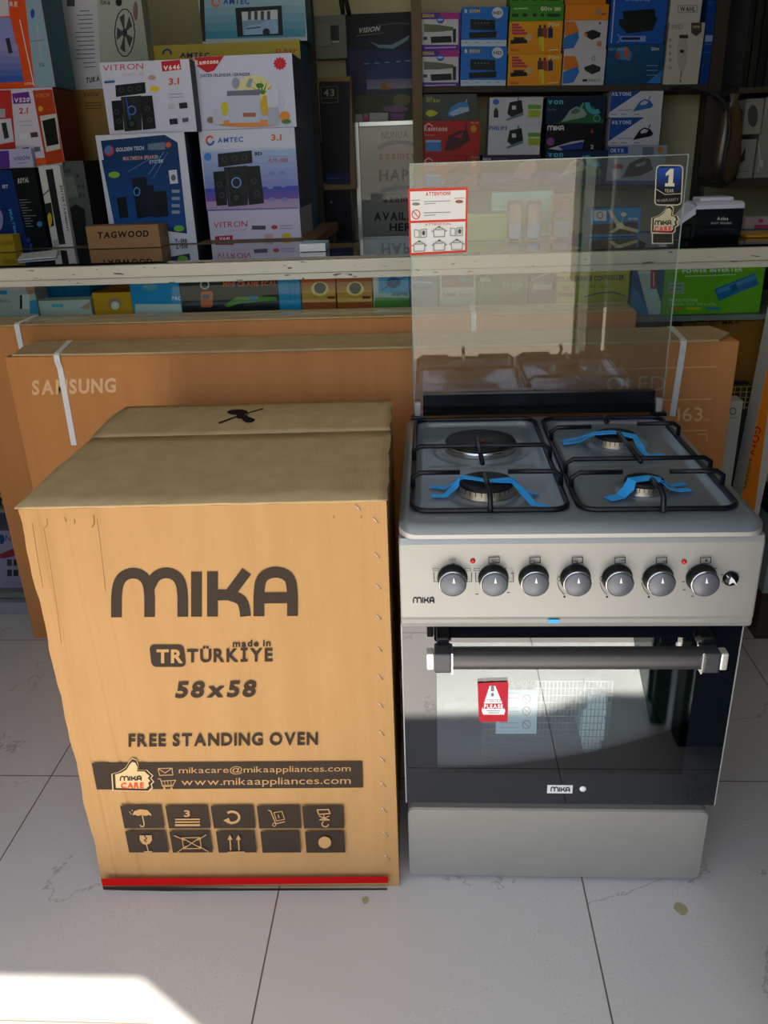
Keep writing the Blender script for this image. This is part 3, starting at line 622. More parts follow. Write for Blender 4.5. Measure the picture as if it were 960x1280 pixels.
gridf(lambda u, v: (-.0*u+(-(.0015*math.sin(v*31)+.0008*math.sin(v*77)))*(1-u)**3*0-(.0015*math.sin(v*31)+.0008*math.sin(v*77))*(1-u)**8, wob(0, v*CHH)+u*(CDP-wob(0, v*CHH)), v*CHH), 10, 34, CARD)
b.add([(CW, 0, 0), (CW, CDP, 0), (CW, CDP, CHH), (CW, 0, CHH)], [(0, 1, 2, 3)], CARD); b.add([(0, CDP, 0), (CW, CDP, 0), (CW, CDP, CHH), (0, CDP, CHH)], [(3, 2, 1, 0)], CARD)
b.add([(0, 0, 0), (CW, 0, 0), (CW, CDP, 0), (0, CDP, 0)], [(3, 2, 1, 0)], CARD); b.add([(0, 0, CHH), (CW, 0, CHH), (CW, CDP, CHH), (0, CDP, CHH)], [(0, 1, 2, 3)], CARD)
K = '#3d332b'; T_ = dict(mt=MATTE)
b.mika('front', 139, 771.5, 372.5, 63, 13.5, K, y1=769.5, **T_)
b.t('front', 'made in', 291, 808, 338.5, 8.2, K, y1=807, bold=1, **T_); b.t('front', 'TÜRKİYE', 234, 827, 341, 16, K, y1=825.5, bold=1, **T_)
b.pp('front', rr(190, 805.5, 233, 833, 6, -.12), K, **T_); b.t('front', 'TR', 196, 827.5, 229, 16.5, '#b48b5c', bold=1, **T_)
b.t('front', '58x58', 219, 871, 319, 19.5, K, y1=869.5, bold=1, lean=.16, **T_)
b.t('front', 'FREE STANDING OVEN', 161, 932, 397.5, 15, K, y1=929.6, bold=1, **T_)
b.q('front', [(115, 953), (453, 950.6), (454, 983.5), (121.5, 986)], K, **T_)
TC = '#b48b5c'
b.t('front', 'mikacare@mikaappliances.com', 224, 965.5, 438.5, 7.4, TC, y1=963, gap=.12, **T_); b.t('front', 'www.mikaappliances.com', 227, 980.5, 438.5, 8.6, TC, y1=978.5, gap=.12, **T_)
b.s_('front', [(198, 959.5), (215.5, 959), (216.5, 967.5), (200, 968), (198, 959.5), (207, 965), (215.5, 959)], 1, TC, **T_)
b.s_('front', [(198, 972), (201, 972.5), (204, 982), (217, 981.5)], 1.1, TC, **T_); b.s_('front', [(202, 975), (220, 974), (217, 980), (204, 980.5)], 1, TC, **T_)
for x in (206, 210, 214): b.s_('front', [(x, 975), (x+.8, 980)], .7, TC, **T_)
for x in (206, 215): b.e('front', x, 984, 1.4, 1.4, TC, **T_)
TH2 = [(143.5, 985), (142.3, 966), (151, 963.5), (158, 959), (162.5, 952), (166, 948), (170.5, 949.5), (173, 955), (172.5, 961.5), (183, 961.5), (186.5, 965), (190, 968), (187.5, 971), (191, 975), (188, 978), (189.5, 982), (185, 986)]
b.pp('front', [(166+(x-166)*1.1, 969+(y-969)*1.1) for x, y in TH2], '#cfae80', **T_); b.pp('front', [(166+(x-166)*1.04, 969+(y-969)*1.05) for x, y in TH2], K, **T_); b.pp('front', [(166+(x-166)*.9, 970+(y-970)*.88) for x, y in TH2], '#cfae80', **T_)
b.mika('front', 150.5, 974.3, 178, 6.4, 1.7, K, y1=973.6, **T_); b.t('front', 'CARE', 152, 983.2, 180.5, 6.6, '#d3492c', y1=982.6, bold=1, **T_)
row1 = [(151, 202), (207.3, 260), (264, 317), (321.5, 375), (378, 429.5)]; row2 = [(157.3, 207.5), (212.5, 263), (270.5, 318.5), (326, 374.5), (381.5, 430.5)]
for row, y0, y1 in ((row1, 1005, 1033), (row2, 1036.6, 1063)):
    for xa, xb in row:
        la = (534-xa)/1880*(y1-y0); lb = (534-xb)/1880*(y1-y0); b.q('front', [(xa, y0), (xb, y0-.5), (xb+lb, y1-.3), (xa+la, y1)], K, **T_)
def ic(*a, **k): b.s_('front', *a, mt=MATTE, **k)
b.pp('front', [(166.5, 1016), (169, 1011), (176, 1008.5), (185, 1009.5), (190, 1014.5), (190.5, 1017), (187, 1015.5), (183, 1017), (179, 1015.5), (174, 1017), (170, 1015.5)], TC, **T_); ic([(179, 1016), (181.5, 1027), (180.5, 1030), (177.5, 1030), (176.5, 1028)], 1.5, TC)
for p_ in ((163.5, 1012), (166.5, 1010), (165, 1014)): b.e('front', *p_, .8, .8, TC, **T_)
b.t('front', '3', 231, 1017.5, 238.5, 8, TC, bold=1, **T_)
for y in (1021, 1024.3, 1028): ic([(220, y), (251, y-.2)], 1.8 if y < 1026 else 2.6, TC)
b.arc('front', 291, 1018, 9, 7, -150, 130, 3, TC, mt=MATTE); b.pp('front', [(280, 1022), (287, 1018.5), (290, 1027)], TC, **T_)
ic([(336, 1009), (339, 1010), (345.5, 1026), (357, 1023.5)], 1.3, TC); ic([(343, 1012), (353, 1010.5), (356.5, 1020.5), (346.5, 1022.5), (343, 1012)], 1, TC); b.arc('front', 343.5, 1027, 2, 2, 0, 360, 1, TC, mt=MATTE); ic([(349.5, 1019), (348.5, 1014.5)], 1.2, TC)
ic([(397, 1008.5), (411, 1008), (413, 1013), (399, 1014), (397, 1008.5)], 1.5, TC); ic([(399, 1016), (412, 1021), (400, 1021), (412, 1016)], 1.2, TC); b.arc('front', 407, 1026, 4, 3.5, 120, 360, 1.5, TC, mt=MATTE); ic([(405, 1014), (406.5, 1022)], 1.2, TC)
b.pp('front', [(176, 1040.3), (191, 1040), (191.5, 1046), (188.5, 1050.5), (184, 1052), (179.5, 1050.5), (176.5, 1046)], TC, **T_); ic([(184.5, 1051), (187, 1060)], 1.2, TC); ic([(181.5, 1060.5), (192, 1060.2)], 1.4, TC); ic([(182, 1040), (185, 1044), (182, 1046), (185, 1048)], 1.3, K)
ic([(229, 1043), (251, 1042.5), (253, 1056), (231, 1056.5), (229, 1043), (253, 1056)], 1, TC); ic([(251, 1042.5), (231, 1056.5)], 1, TC); ic([(219, 1040), (233, 1046)], 1, TC); ic([(259, 1039), (248, 1046)], 1, TC); ic([(223, 1061), (234, 1053)], 1, TC); ic([(262, 1060), (250, 1053)], 1, TC)
for x in (289.5, 300): ic([(x, 1058), (x-.8, 1043)], 1.6, TC); b.pp('front', [(x-4, 1045), (x-.9, 1038.5), (x+2.4, 1044.8)], TC, **T_)
ic([(286, 1060.5), (307, 1060)], 1.4, TC); b.e('front', 406.5, 1048, 8, 7.3, TC, n=28, **T_)
b.q('front', [(128.5, 1093), (485, 1090.5), (485.5, 1098.5), (130, 1102)], '#b3120f', **T_)
b.q('front', [(130.5, 1102.6), (300, 1105), (484, 1105), (484.5, 1111.5), (300, 1110.5), (131.5, 1107)], '#2f2a28', **T_)
for pts, wd in (([(120, 640), (121, 650), (118, 656)], 1.6), ([(124, 645), (127, 664), (131, 700), (135, 735)], .8), ([(84, 643), (86, 649)], 1.5), ([(96, 645), (97, 651)], 1.5), ([(62, 644), (63, 652), (60, 656)], 1), ([(44, 650), (50, 690), (57, 730)], .9), ([(58, 655), (66, 700), (75, 760), (80, 800)], .7), ([(418, 641), (418, 644)], 1.5), ([(452, 641), (452, 644)], 1.5)):
    b.s_('front', pts, wd, '#7d5a38', mt=MATTE)
body = b.build('carton_body', bc)
def flap(name, y0, y1, lift, seed):
    q = MB(mp); r_ = random.Random(seed); nu, nv = 30, 8; V = []
    for zt_ in (0, 1):
        for j in range(nv+1):
            for i in range(nu+1):
                u, v = i/nu, j/nv; x = -.003+u*(CW+.004); y = y0+v*(y1-y0)
                if i in (0, nu): x += r_.uniform(-.003, .003)
                if j == 0 and y0 < .01: y += r_.uniform(-.0015, .0015)
                z = CHH+.001+.004*zt_+lift*(1-math.cos(v*2*math.pi))*.5*.004+(.002*math.sin(u*9+seed))*math.sin(v*math.pi)
                V.append((x, y, z))
    N = (nu+1)*(nv+1); g_ = lambda i, j, t: t*N+j*(nu+1)+i; Fc = []
    for j in range(nv):
        for i in range(nu): Fc.append((g_(i, j, 1), g_(i+1, j, 1), g_(i+1, j+1, 1), g_(i, j+1, 1))); Fc.append((g_(i, j+1, 0), g_(i+1, j+1, 0), g_(i+1, j, 0), g_(i, j, 0)))
    for i in range(nu): Fc.append((g_(i, 0, 0), g_(i+1, 0, 0), g_(i+1, 0, 1), g_(i, 0, 1))); Fc.append((g_(i+1, nv, 0), g_(i, nv, 0), g_(i, nv, 1), g_(i+1, nv, 1)))
    for j in range(nv): Fc.append((g_(0, j+1, 0), g_(0, j, 0), g_(0, j, 1), g_(0, j+1, 1))); Fc.append((g_(nu, j, 0), g_(nu, j+1, 0), g_(nu, j+1, 1), g_(nu, j, 1)))
    q.add(V, Fc, CARDLIGHT, smooth=True); return q
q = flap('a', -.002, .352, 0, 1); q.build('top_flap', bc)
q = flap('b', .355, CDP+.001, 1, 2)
q.pm = mapper((CX, CY, 0), (0, 0, CYAW), CW, CHH+.0085, CDP)
q.s_('top', [(273, 529), (300, 519.5), (329, 511)], 1.6, '#201c1a', mt=MATTE); q.e('top', 297, 515.5, 13, 3.6, '#201c1a', mt=MATTE); q.e('top', 311, 523.5, 8.5, 5.2, '#201c1a', mt=MATTE); q.e('top', 301, 521, 6, 3, '#201c1a', mt=MATTE)
q.build('top_flap', bc)
for px, py in ((469, 650), (471, 694), (473, 733), (473, 771), (474, 811), (475, 846), (476, 881), (477, 916), (478, 949), (479, 980), (480, 1012), (482, 1042), (484, 1071), (486, 1100), (447, 634)):
    A_ = mp('front', px-3, py-3, .0015); B_ = mp('front', px+3.5, py+3, .0015); q = MB(); q.tube([A_+Vector((0, .003, 0)), A_, B_, B_+Vector((0, .003, 0))], .0007, CHROME, seg=5); q.build('staple', bc)

# ================================================================== TELEVISION CARTONS
def strapseg(parent, pts, wd=.014):
    q = MB(); q.ribbon(pts, wd, STRAP, side=(1, 0, 0), th=.0008); q.build('strap', parent)
TX, TY, TW, TH_, TD = -1.2685, .715, 1.75, .908, .155
mpt = mapper((TX, TY, 0), (0, 0, 0), TW, TH_, TD)
tv = empty('television_carton', 'front long brown television carton with white straps and pale lettering, behind the cooker', 'carton', (TX, TY, 0))
b = MB(mpt); b.box(0, TW, 0, TD, 0, TH_, CARDTV, bev=.002); LT = '#d9b184'
b.t('front', 'SAMSUNG', 40, 493, 145, 17.5, LT, y1=489.8, bold=1, mt=MATTE); b.t('front', 'QLED', 758, 489.5, 832, 18.5, '#d6aa7a', y1=488, mt=MATTE)
b.s_('front', [(758, 461.6), (896, 458.2)], 1, LT, mt=MATTE); b.s_('front', [(780, 500.8), (890, 498.6)], 1, LT, mt=MATTE); b.s_('front', [(835, 539), (884, 537.6)], 1, LT, mt=MATTE)
b.t('front', '163', 847, 526.5, 878, 16.5, LT, y1=525.8, mt=MATTE); b.t('front', 'cm', 879, 526, 887, 4, LT, mt=MATTE); b.s_('front', [(871, 543), (884, 542.4), (883, 551)], .9, LT, mt=MATTE)
b.build('carton_body', tv)
q = MB(); P = [at(px, py, Z=TH_+.004) for px, py in ((15, 444), (21, 433), (60, 424), (400, 414), (878, 403), (912, 417), (903, 428), (895, 431.5), (780, 434), (700, 436), (500, 438), (300, 442), (120, 444))]
P = [Vector((min(max(p.x-TX, .004), TW-.002), min(max(p.y-TY, -.006), TD), TH_+.0012)) for p in P]; n_ = len(P)
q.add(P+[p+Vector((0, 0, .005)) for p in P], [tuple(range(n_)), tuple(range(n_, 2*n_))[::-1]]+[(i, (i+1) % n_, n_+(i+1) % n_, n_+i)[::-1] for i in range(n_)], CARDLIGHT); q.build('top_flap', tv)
off = Vector((-TX, -TY, 0))
def tvstrap(pxt, pxe, pxb):
    t = mpt('top', *pxt, .007); e1 = mpt('front', *pxe, .002); e1.z = TH_+.007; bb = mpt('front', *pxb, .002); t.y = min(t.y, TD-.004)
    t.z = TH_+.0075; strapseg(tv, [t, Vector((e1.x, .002, TH_+.0075)), Vector((e1.x, -.0075, TH_+.004)), Vector((e1.x, -.008, TH_-.012)), Vector((e1.x+.001, -.0025, TH_-.03)), bb])
tvstrap((100, 423), (72, 443), (93, 556)); tvstrap((828, 405), (853, 430), (840, 520))
UX, UY, UW, UH, UD = -1.46, .893, 1.745, .950, .125
mpu = mapper((UX, UY, 0), (0, 0, 0), UW, UH, UD)
tv2 = empty('television_carton', 'second plain brown television carton standing against the glass counter', 'carton', (UX, UY, 0))
b = MB(mpu); b.box(0, UW, 0, UD, 0, UH, CARDTV, bev=.002); b.build('carton_body', tv2)
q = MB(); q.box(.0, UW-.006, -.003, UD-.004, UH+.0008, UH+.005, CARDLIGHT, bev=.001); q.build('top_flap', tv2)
q = MB(); q.box(.0, UW-.01, .035, .085, UH+.0055, UH+.0062, mat('packing_tape', '#b3a079', rough=.15), bev=0); q.build('packing_tape', tv2)
for px, pe, pb in (((48, 388), (20, 397), (23, 440)), ((585, 378), (592, 395), (590, 425))):
    e1 = mpu('front', *pe, .002); x = e1.x; strapseg(tv2, [Vector((x, UD-.01, UH+.0075)), Vector((x, .0, UH+.0075)), Vector((x, -.005, UH+.004)), Vector((x, -.005, UH-.02)), Vector((x+.002, -.0025, UH-.3))])

# ================================================================== GLASS COUNTER
CT = 1.08; CY0, CY1 = 1.045, 1.50; CXL, CXR = -2.0, 1.12
co = empty('display_counter', 'long glass display counter with a worn cream painted rail, behind the cartons', 'counter', (0, 0, 0))
b = MB(); b.box(CXL, CXR, CY0-.012, CY0+.03, CT-.032, CT, RAIL, bev=.002); b.build('front_rail', co)
b = MB(); b.box(CXL, CXR, CY0-.006, CY0+.024, CT-.050, CT-.033, RAIL, bev=.002); b.build('lower_rail', co)
b = MB(); b.box(CXL, CXR, CY1-.03, CY1, CT-.03, CT, RAIL, bev=.002); b.build('back_rail', co)
b = MB(); b.box(CXL, CXR, CY0+.002, CY1-.002, CT+.001, CT+.007, GLASS); b.build('glass_top', co)
b = MB(); b.box(CXL, CXR, CY0+.004, CY0+.008, .06, CT-.06, FRONTGLASS); b.build('glass_front', co)
BOARD = mat('inner_board', '#8d8c86', rough=.6)
SH = .905
b = MB(); b.box(CXL+.02, CXR-.02, CY0+.014, CY1-.035, SH-.014, SH, BOARD); b.build('inner_shelf', co)
b = MB(); b.box(CXL+.02, CXR-.02, CY0+.014, CY1-.035, .05, .068, BOARD); b.build('bottom_board', co)
b = MB(); b.box(CXL+.02, CXR-.02, CY0+.014, CY1-.035, .350, .362, BOARD); b.build('inner_shelf', co)
b = MB(); b.box(CXL, CXR, CY0-.012, CY0+.02, .002, .046, mat('grey_painted_steel', '#8d9295', rough=.5)); b.build('plinth', co)
b = MB(); b.box(CXL, CXR, CY1-.012, CY1, .002, CT-.032, WOODD); b.build('back_panel', co)
for x in (CXL, -.62, .36, CXR-.03):
    if x in (CXL, CXR-.03): b = MB(); b.box(x, x+.03, CY0-.010, CY0+.02, .047, CT-.06, RAIL, bev=.002); b.build('post', co)

# ------------------------------------------------------------------ goods inside the counter
G = 'boxed goods inside the glass counter'
def inside(name, label, cat, rect, col, ops=None, Y=1.085, depth=.22, side=None, bottom=True, **k):
    return Carton(name, label, cat, rect, Y, depth, col, side=side, ops=ops, z0=SH+.001 if bottom else None, group=G, slope=-.01, **k)
def o1(b): b.r('front', 0, 363, 9, 368, '#3c8fc8'); b.t('front', 'BLACK', 0, 378, 13, 3.5, '#555'); b.q('front', [(31, 360), (42, 357), (45, 366), (36, 368)], '#c98f72'); b.r('front', 28, 368, 37, 386, '#e9e9e9'); b.r('front', 25, 369, 28, 386, '#222'); b.q('front', [(37, 376), (48, 374), (52, 392), (38, 392)], '#3f9fd6')
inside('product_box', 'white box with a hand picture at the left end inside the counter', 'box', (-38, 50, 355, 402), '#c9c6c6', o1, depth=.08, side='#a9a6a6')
def o2(b): b.r('front', 62, 357, 125, 372, '#0f6fa8'); b.s_('front', [(80, 358), (80, 372)], 1, '#0a4f7c')
inside('storage_bin', 'blue plastic bin behind a small white box inside the counter', 'bin', (64, 119, 353, 402), '#1681bd', o2, Y=1.19, depth=.15)
def o3(b): b.r('front', 65, 380, 79, 384, '#5cb7dc'); b.q('front', [(100, 385), (110, 378), (115, 377), (112, 387)], '#c99a80')
inside('product_box', 'small white box with a pale blue label in front of the blue bin', 'box', (53, 117, 376, 404), '#cfcdcb', o3, Y=1.08, depth=.06)
def o4(b): b.arc('front', 144, 382, 8, 8, 0, 180, 3.5, '#b08a7c'); b.e('front', 144, 382, 5, 5, '#e6e0dc')
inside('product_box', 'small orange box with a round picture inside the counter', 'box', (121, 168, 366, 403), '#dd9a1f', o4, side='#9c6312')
def o5(b): b.e('front', 187, 359, 10, 4, '#6aa5b5'); b.t('front', 'PAC', 215, 375, 226, 4.5, '#dfe9ee', bold=1); b.r('front', 169, 380, 228, 402, '#d6d8da')
inside('product_box', 'bright blue box with white lower band between orange and black boxes inside the counter', 'box', (169, 229, 351, 402), '#1b93d2', o5)
def o6(b):
    b.t('front', 'MINI CRANE SCALE', 279, 358, 350, 5.5, '#d8662c', y1=356.5, bold=1); b.arc('front', 256, 356, 5, 5, 0, 360, 1.6, '#b9b9b9'); b.pp('front', rr(251, 364, 266, 384, 3), '#d5602a'); b.r('front', 254, 368, 262, 373, '#3b4a6a')
    b.q('front', [(280, 382), (296, 371), (345, 371), (348, 375), (300, 379), (285, 384)], '#5a8f2d'); b.q('front', [(312, 370), (322, 370), (322, 375), (312, 375)], '#1c6fae')
inside('scale_box', 'black box with orange hanging scale printed MINI CRANE SCALE', 'box', (230, 350, 350, 400), '#14161a', o6)
def o7(b): b.s_('front', [(361, 352), (363, 374)], 1, '#0c6fa3'); b.s_('front', [(369, 352), (369, 374)], 1, '#0c6fa3')
inside('plastic_pouch', 'bright blue pouch in clear plastic inside the counter', 'pouch', (351, 377, 349, 398), '#1c8fc9', o7, depth=.05)
def o8(dx):
    def f(b): b.g('front', [(378+dx, 348), (421+dx, 347), (421+dx, 377), (378+dx, 378)], '#a8431f', '#dfa43a', 6); b.e('front', 400+dx, 361, 11, 9, '#e8c878'); b.e('front', 400+dx, 360, 7.5, 7, '#4d4640'); b.r('front', 409+dx, 370, 419+dx, 373.5, '#7c1f16'); b.r('front', 378+dx, 384, 421+dx, 395, '#b7621f')
    return f
inside('product_box', 'orange box with dark fan picture beside the blue pouch', 'box', (379, 421, 347, 398), '#b04c20', o8(0))
inside('product_box', 'orange box with dark fan picture beside the adaptor box', 'box', (423, 467, 345, 398), '#b04c20', o8(44))
def o9(b): b.r('front', 473, 343, 511, 366, '#4f9fd4'); b.e('front', 492, 353, 9, 7, '#1f5c90'); b.s_('front', [(476, 363), (508, 345)], 1.2, '#1f5c90'); b.t('front', 'ADAPTOR', 490, 369.5, 510, 3.4, '#333', bold=1); b.r('front', 468, 372, 512, 398, '#5a8a3a')
inside('adaptor_box', 'white box with blue picture and green base printed ADAPTOR', 'box', (468, 512, 343, 398), '#c9ccc8', o9)
def o10(b): b.r('front', 515, 345, 540, 362, '#2a6fa0'); b.s_('front', [(515, 353), (540, 353)], 2, '#8fc4e0')
inside('product_box', 'blue box beside the adaptor box inside the counter', 'box', (513, 547, 343, 398), '#4b7a94', o10)
def o11(b): b.r('front', 552, 343, 592, 359, '#8c2330'); b.e('front', 580, 348, 8, 3.5, '#4d8fc0'); b.t('front', 'CASIO', 554, 370, 569, 4, '#3b4a7a', bold=1); b.r('front', 574, 367, 590, 370, '#9a9a9a')
inside('calculator_box', 'pale grey box with a red top panel left of the green TV box', 'box', (550, 594, 342, 398), '#b7b8b4', o11)
def o12(b): b.s_('front', [(609, 344), (603, 350), (603, 362), (650, 361), (650, 342)], .8, '#7da04a'); b.t('front', 'TV BOX', 628, 358.5, 655, 5, '#c9d4b8'); b.r('front', 600, 347, 613, 352, '#c2ccb2')
inside('tv_box', 'green box printed TV BOX inside the counter', 'box', (598, 658, 340, 397), '#4e6b36', o12)
def o13(b): b.r('front', 666, 355, 690, 362, '#b9b5b5'); b.s_('front', [(664, 350), (688, 340)], 2, '#8a8a8a'); b.r('front', 668, 352, 684, 354, '#a02a2a')
inside('product_box', 'dark grey box between the green TV box and the yellow box', 'box', (661, 691, 340, 396), '#45494b', o13)
def o14(b):
    b.t('front', 'SOLAR CHARGE CONTROLLER', 697, 352, 780, 5.8, '#1d1a12', y1=349.5, bold=1); b.t('front', 'PWM 12V 24V 30A', 702, 361.5, 760, 5, '#8c7a1e', y1=360); b.r('front', 698, 366, 718, 371, '#b2281c')
    b.s_('front', [(730, 371), (750, 366), (766, 365), (782, 370)], 1.4, '#2a2412')
inside('controller_box', 'yellow box printed SOLAR CHARGE CONTROLLER inside the counter', 'box', (694, 783, 338, 396), '#e0c01c', o14)
def o15(b): b.q('front', [(796, 335), (812, 335), (826, 378), (826, 397), (812, 397)], '#dfe2e6'); b.q('front', [(786, 352), (800, 368), (812, 396), (790, 396)], '#3a86c8'); b.r('front', 813, 338, 821, 361, '#c8343a'); b.s_('front', [(817, 341), (817, 358)], 1.4, '#f0f0f0')
inside('product_box', 'blue and white box with a red label beside the POWER INVERTER box', 'box', (786, 824, 336, 400), '#1f5ca6', o15)
def o16(b):
    b.t('front', 'POWER INVERTER', 853, 341.5, 928, 5.8, '#e8efe0', y1=339, bold=1); b.s_('front', [(856, 345.5), (920, 343)], 1, '#dfe8d0')
    b.q('front', [(893, 361), (944, 341), (948, 356), (898, 376)], '#2b6fb0'); b.q('front', [(896, 362), (944, 343), (945.5, 348), (897.5, 367.5)], '#4d93d0'); b.q('front', [(912, 357), (920, 354), (922, 362), (914, 365)], '#235f9c')
    b.r('front', 835, 353, 855, 367, '#a9b49a'); b.s_('front', [(837, 357), (852, 356.5)], 1, '#5a6a48'); b.s_('front', [(837, 362), (852, 361.5)], 1, '#5a6a48'); b.t('front', 'MICRO POWER', 836, 377, 872, 3.5, '#e9f0dc'); b.t('front', 'MADE TO TRAVEL', 836, 381.5, 896, 2.8, '#dbe6c8')
    for x, c in ((836, '#d98a1f'), (858, '#d9c41f'), (882, '#3f8fb8')): b.r('front', x, 384, x+18, 387, c)
Carton('inverter_box', 'green box with blue device printed POWER INVERTER', 'box', (826, 949, 334, 395), 1.075, .2, '#76b82a', side='#4c8a1c', slope=-.055, group=G, ops=o16, z0=SH+.0015)
def o17(b): b.t('front', 'MAX', 903, 406, 924, 6, '#2c2018', y1=404.5, bold=1); b.t('front', 'B-', 887, 406.5, 898, 5, '#2c2018'); b.s_('front', [(852, 399), (868, 398), (868, 410), (852, 411), (852, 399)], 1, '#2c2018')
Carton('carton', 'brown carton inside the counter under the green POWER INVERTER box', 'carton', (842, 940, 403, 500), 1.08, .2, '#b3702e', ops=o17, z0=.70, slope=-.03)
# the stand that carries the MAX carton inside the counter
b = MB(); b.box(.33, .66, CY0+.014+.02, CY1-.05, .3632, .699, WOODD); tag(b.build('black_crate', label='dark crate inside the counter under the brown carton at the right', cat='crate'))
# lower goods seen at the left and right ends
def o18(b):
    b.t('front', 'NUNIX', 7, 676.5, 40, 7.5, '#3a3a5a', bold=0); b.e('front', 2, 674, 4, 6, '#2c4a8c'); b.q('front', [(-8, 696), (20, 684), (32, 682), (30, 692), (6, 698)], '#a8283c')
    for x, y, c in ((9, 699, '#2b3a3a'), (17, 699, '#2b3a3a'), (9, 712, '#2a2830'), (17, 712, '#2a2830'), (25, 712, '#2a2830')): b.r('front', x, y, x+6, y+8, c)
    b.t('front', 'WOOFER', 6, 731, 32, 4, '#c06a8a'); b.s_('front', [(8, 741), (34, 741)], 1, '#c06a8a')
    for x in (17, 27, 37): b.e('front', x, 748, 2.6, 2.6, '#c83a4a')
Carton('speaker_box', "lilac box with small speaker pictures on the counter's bottom board at the far left", 'box', (-60, 46, 664, 756), 1.09, .25, '#b79fcb', z0=.069, ops=o18, slope=0)
def o19(b): b.e('front', 6, 604, 12, 9, '#d9a21c'); b.r('front', -20, 590, 30, 596, '#c99a22'); b.r('front', -20, 618, 30, 622, '#c99a22'); b.e('front', 8, 628, 6, 4, '#d9b02c')
Carton('speaker_box', 'black and yellow box above the lilac box at the far left', 'box', (-60, 30, 575, 634), 1.09, .25, '#16181c', z0=.363, ops=o19, slope=0)
# baskets and cartons on the right
q = MB(); bx0, bx1, bz0, bz1 = .555, .655, .60, .80; yb_ = .99
root = empty('wire_basket', 'black wire basket with a yellow grid beside the television carton', 'basket', (bx0, yb_, .002))
YG = mat('yellow_wire', '#a58a2c', rough=.5)
q.box(-.02, .075, .0, .038, 0, .73, DARK, bev=.003); q.build('basket_frame', root)
q = MB()
for i in range(6): x = -.015+i*.0155; q.box(x, x+.002, -.004, -.001, .66, .725, YG)
for i in range(5): z = .665+i*.0145; q.box(-.018, .073, -.005, -.002, z, z+.002, YG)
q.build('wire_grid', root)
def o20(b): b.arc('front', 916, 514, 4, 4, 0, 360, 1.2, '#555'); b.s_('front', [(912, 522), (921, 522)], 1, '#777')
def vtext(b, txt, xa, ya, xb, yb2, cap, col):   # lettering that runs down the band
    L_ = math.hypot(xb-xa, yb2-ya); ux, uy = (xb-xa)/L_, (yb2-ya)/L_; W = 0; V = []; Fc = []; it = []
    for c in txt:
        if c == ' ': W += .4; continue
        it.append((W, GL[(1, c)])); W += GL[(1, c)][2]+.16
    k = L_/(W-.16)
    for o_, (gv, gf, gw) in it:
        n0 = len(V)
        for gx, gy in gv: a = (o_+gx)*k; V.append((xa+ux*a+(-uy)*(-gy*cap)*-1*-1, ya+uy*a+ux*(-gy*cap)))
        Fc += [[n0+i for i in f] for f in gf]
    b.pp('front', V, lin(col), tris=Fc)
def o22(b):
    b.q('front', [(963.5, 330), (985, 330), (943, 640), (920, 640)], '#d8791a')
    for tx, xa, ya, xb, y2, cap, c in (('GOtv', 953, 428, 947, 462, 9, '#b3261c'), ('Easier', 948, 438, 945, 460, 4, '#3f5a1e'), ('Available Here', 942, 470, 935, 526, 5, '#3f5a1e'), ('GOtv', 939, 532, 932, 568, 9, '#b3261c'), ('Easier', 934, 540, 931, 560, 4, '#3f5a1e'), ('Available Here', 932, 572, 925, 610, 5, '#3f5a1e')):
        vtext(b, tx, xa+4, ya, xb+4, y2, cap, c)
xa = at(916, 629, Y=.90).x; xb = at(942.5, 629, Y=.90).x
bnd = MB(mapper(Vector((xa, .90, .005)), (0, R(2.6), 0), xb-xa, 1.03, .07)); bnd.box(0, xb-xa, 0, .07, 0, 1.03, PRINT, '#c2bfb6'); o22(bnd)
bnd.build('banded_carton', loc=(xa, .90, .005), rot=(0, R(2.6), 0), label='tall narrow carton with an orange printed band standing at the far right', cat='carton')
def plain(name, label, cat, px, Y, z0, z1, depth, col, ops=None, group=None, side=None, w_=None):
    x0 = px[0] if isinstance(px[0], float) else at(px[0], px[1], Y=Y).x; x1 = x0+w_
    q = MB(mapper(Vector((x0, Y, z0)), (0, 0, 0), x1-x0, z1-z0, depth)); q.box(0, x1-x0, 0, depth, 0, z1-z0, PRINT, col, cols=dict(left=side or col, right=side or col, top=side or col))
    if ops: ops(q)
    return q.build(name, loc=(x0, Y, z0), label=label, cat=cat, group=group)
plain('carton', 'tall plain white carton behind the brown television carton at the right', 'carton', (.505,), .925, .0015, .705, .05, '#b5b6ad', o20, w_=xa-.002-.505)
zz = [at(952, y, Y=.88).z for y in (790, 742, 652, 618, 548)]; xr = xb+.055
def o23(b): b.t('front', 'Y', 950, 676, 953, 5, '#3a4a48'); [b.s_('front', [(947, y), (956, y)], 1, '#5f7573') for y in (688, 696, 704, 712, 720)]
def o24(b):
    for y in (596, 600, 604, 608): b.s_('front', [(952, y), (966, y)], 2, '#b3262c')
plain('carton', 'brown carton lowest in the stack right of the cooker', 'carton', (xr,), .88, .0015, zz[1], .12, '#4a3d33', w_=.2)
plain('product_box', 'pale green grey box with small print in the stack right of the cooker', 'box', (xr,), .88, zz[1]+.001, zz[2], .12, '#8a9a98', o23, w_=.2)
plain('product_box', 'black box between two pale boxes in the stack right of the cooker', 'box', (xr,), .88, zz[2]+.001, zz[3], .12, '#15171a', w_=.2)
plain('product_box', 'white box with a red emblem topmost of the stack at the far right', 'box', (xr,), .88, zz[3]+.001, zz[4]+.12, .12, '#b5b4ae', o24, w_=.2)

# ================================================================== ON THE COUNTER
ZT = CT+.0085
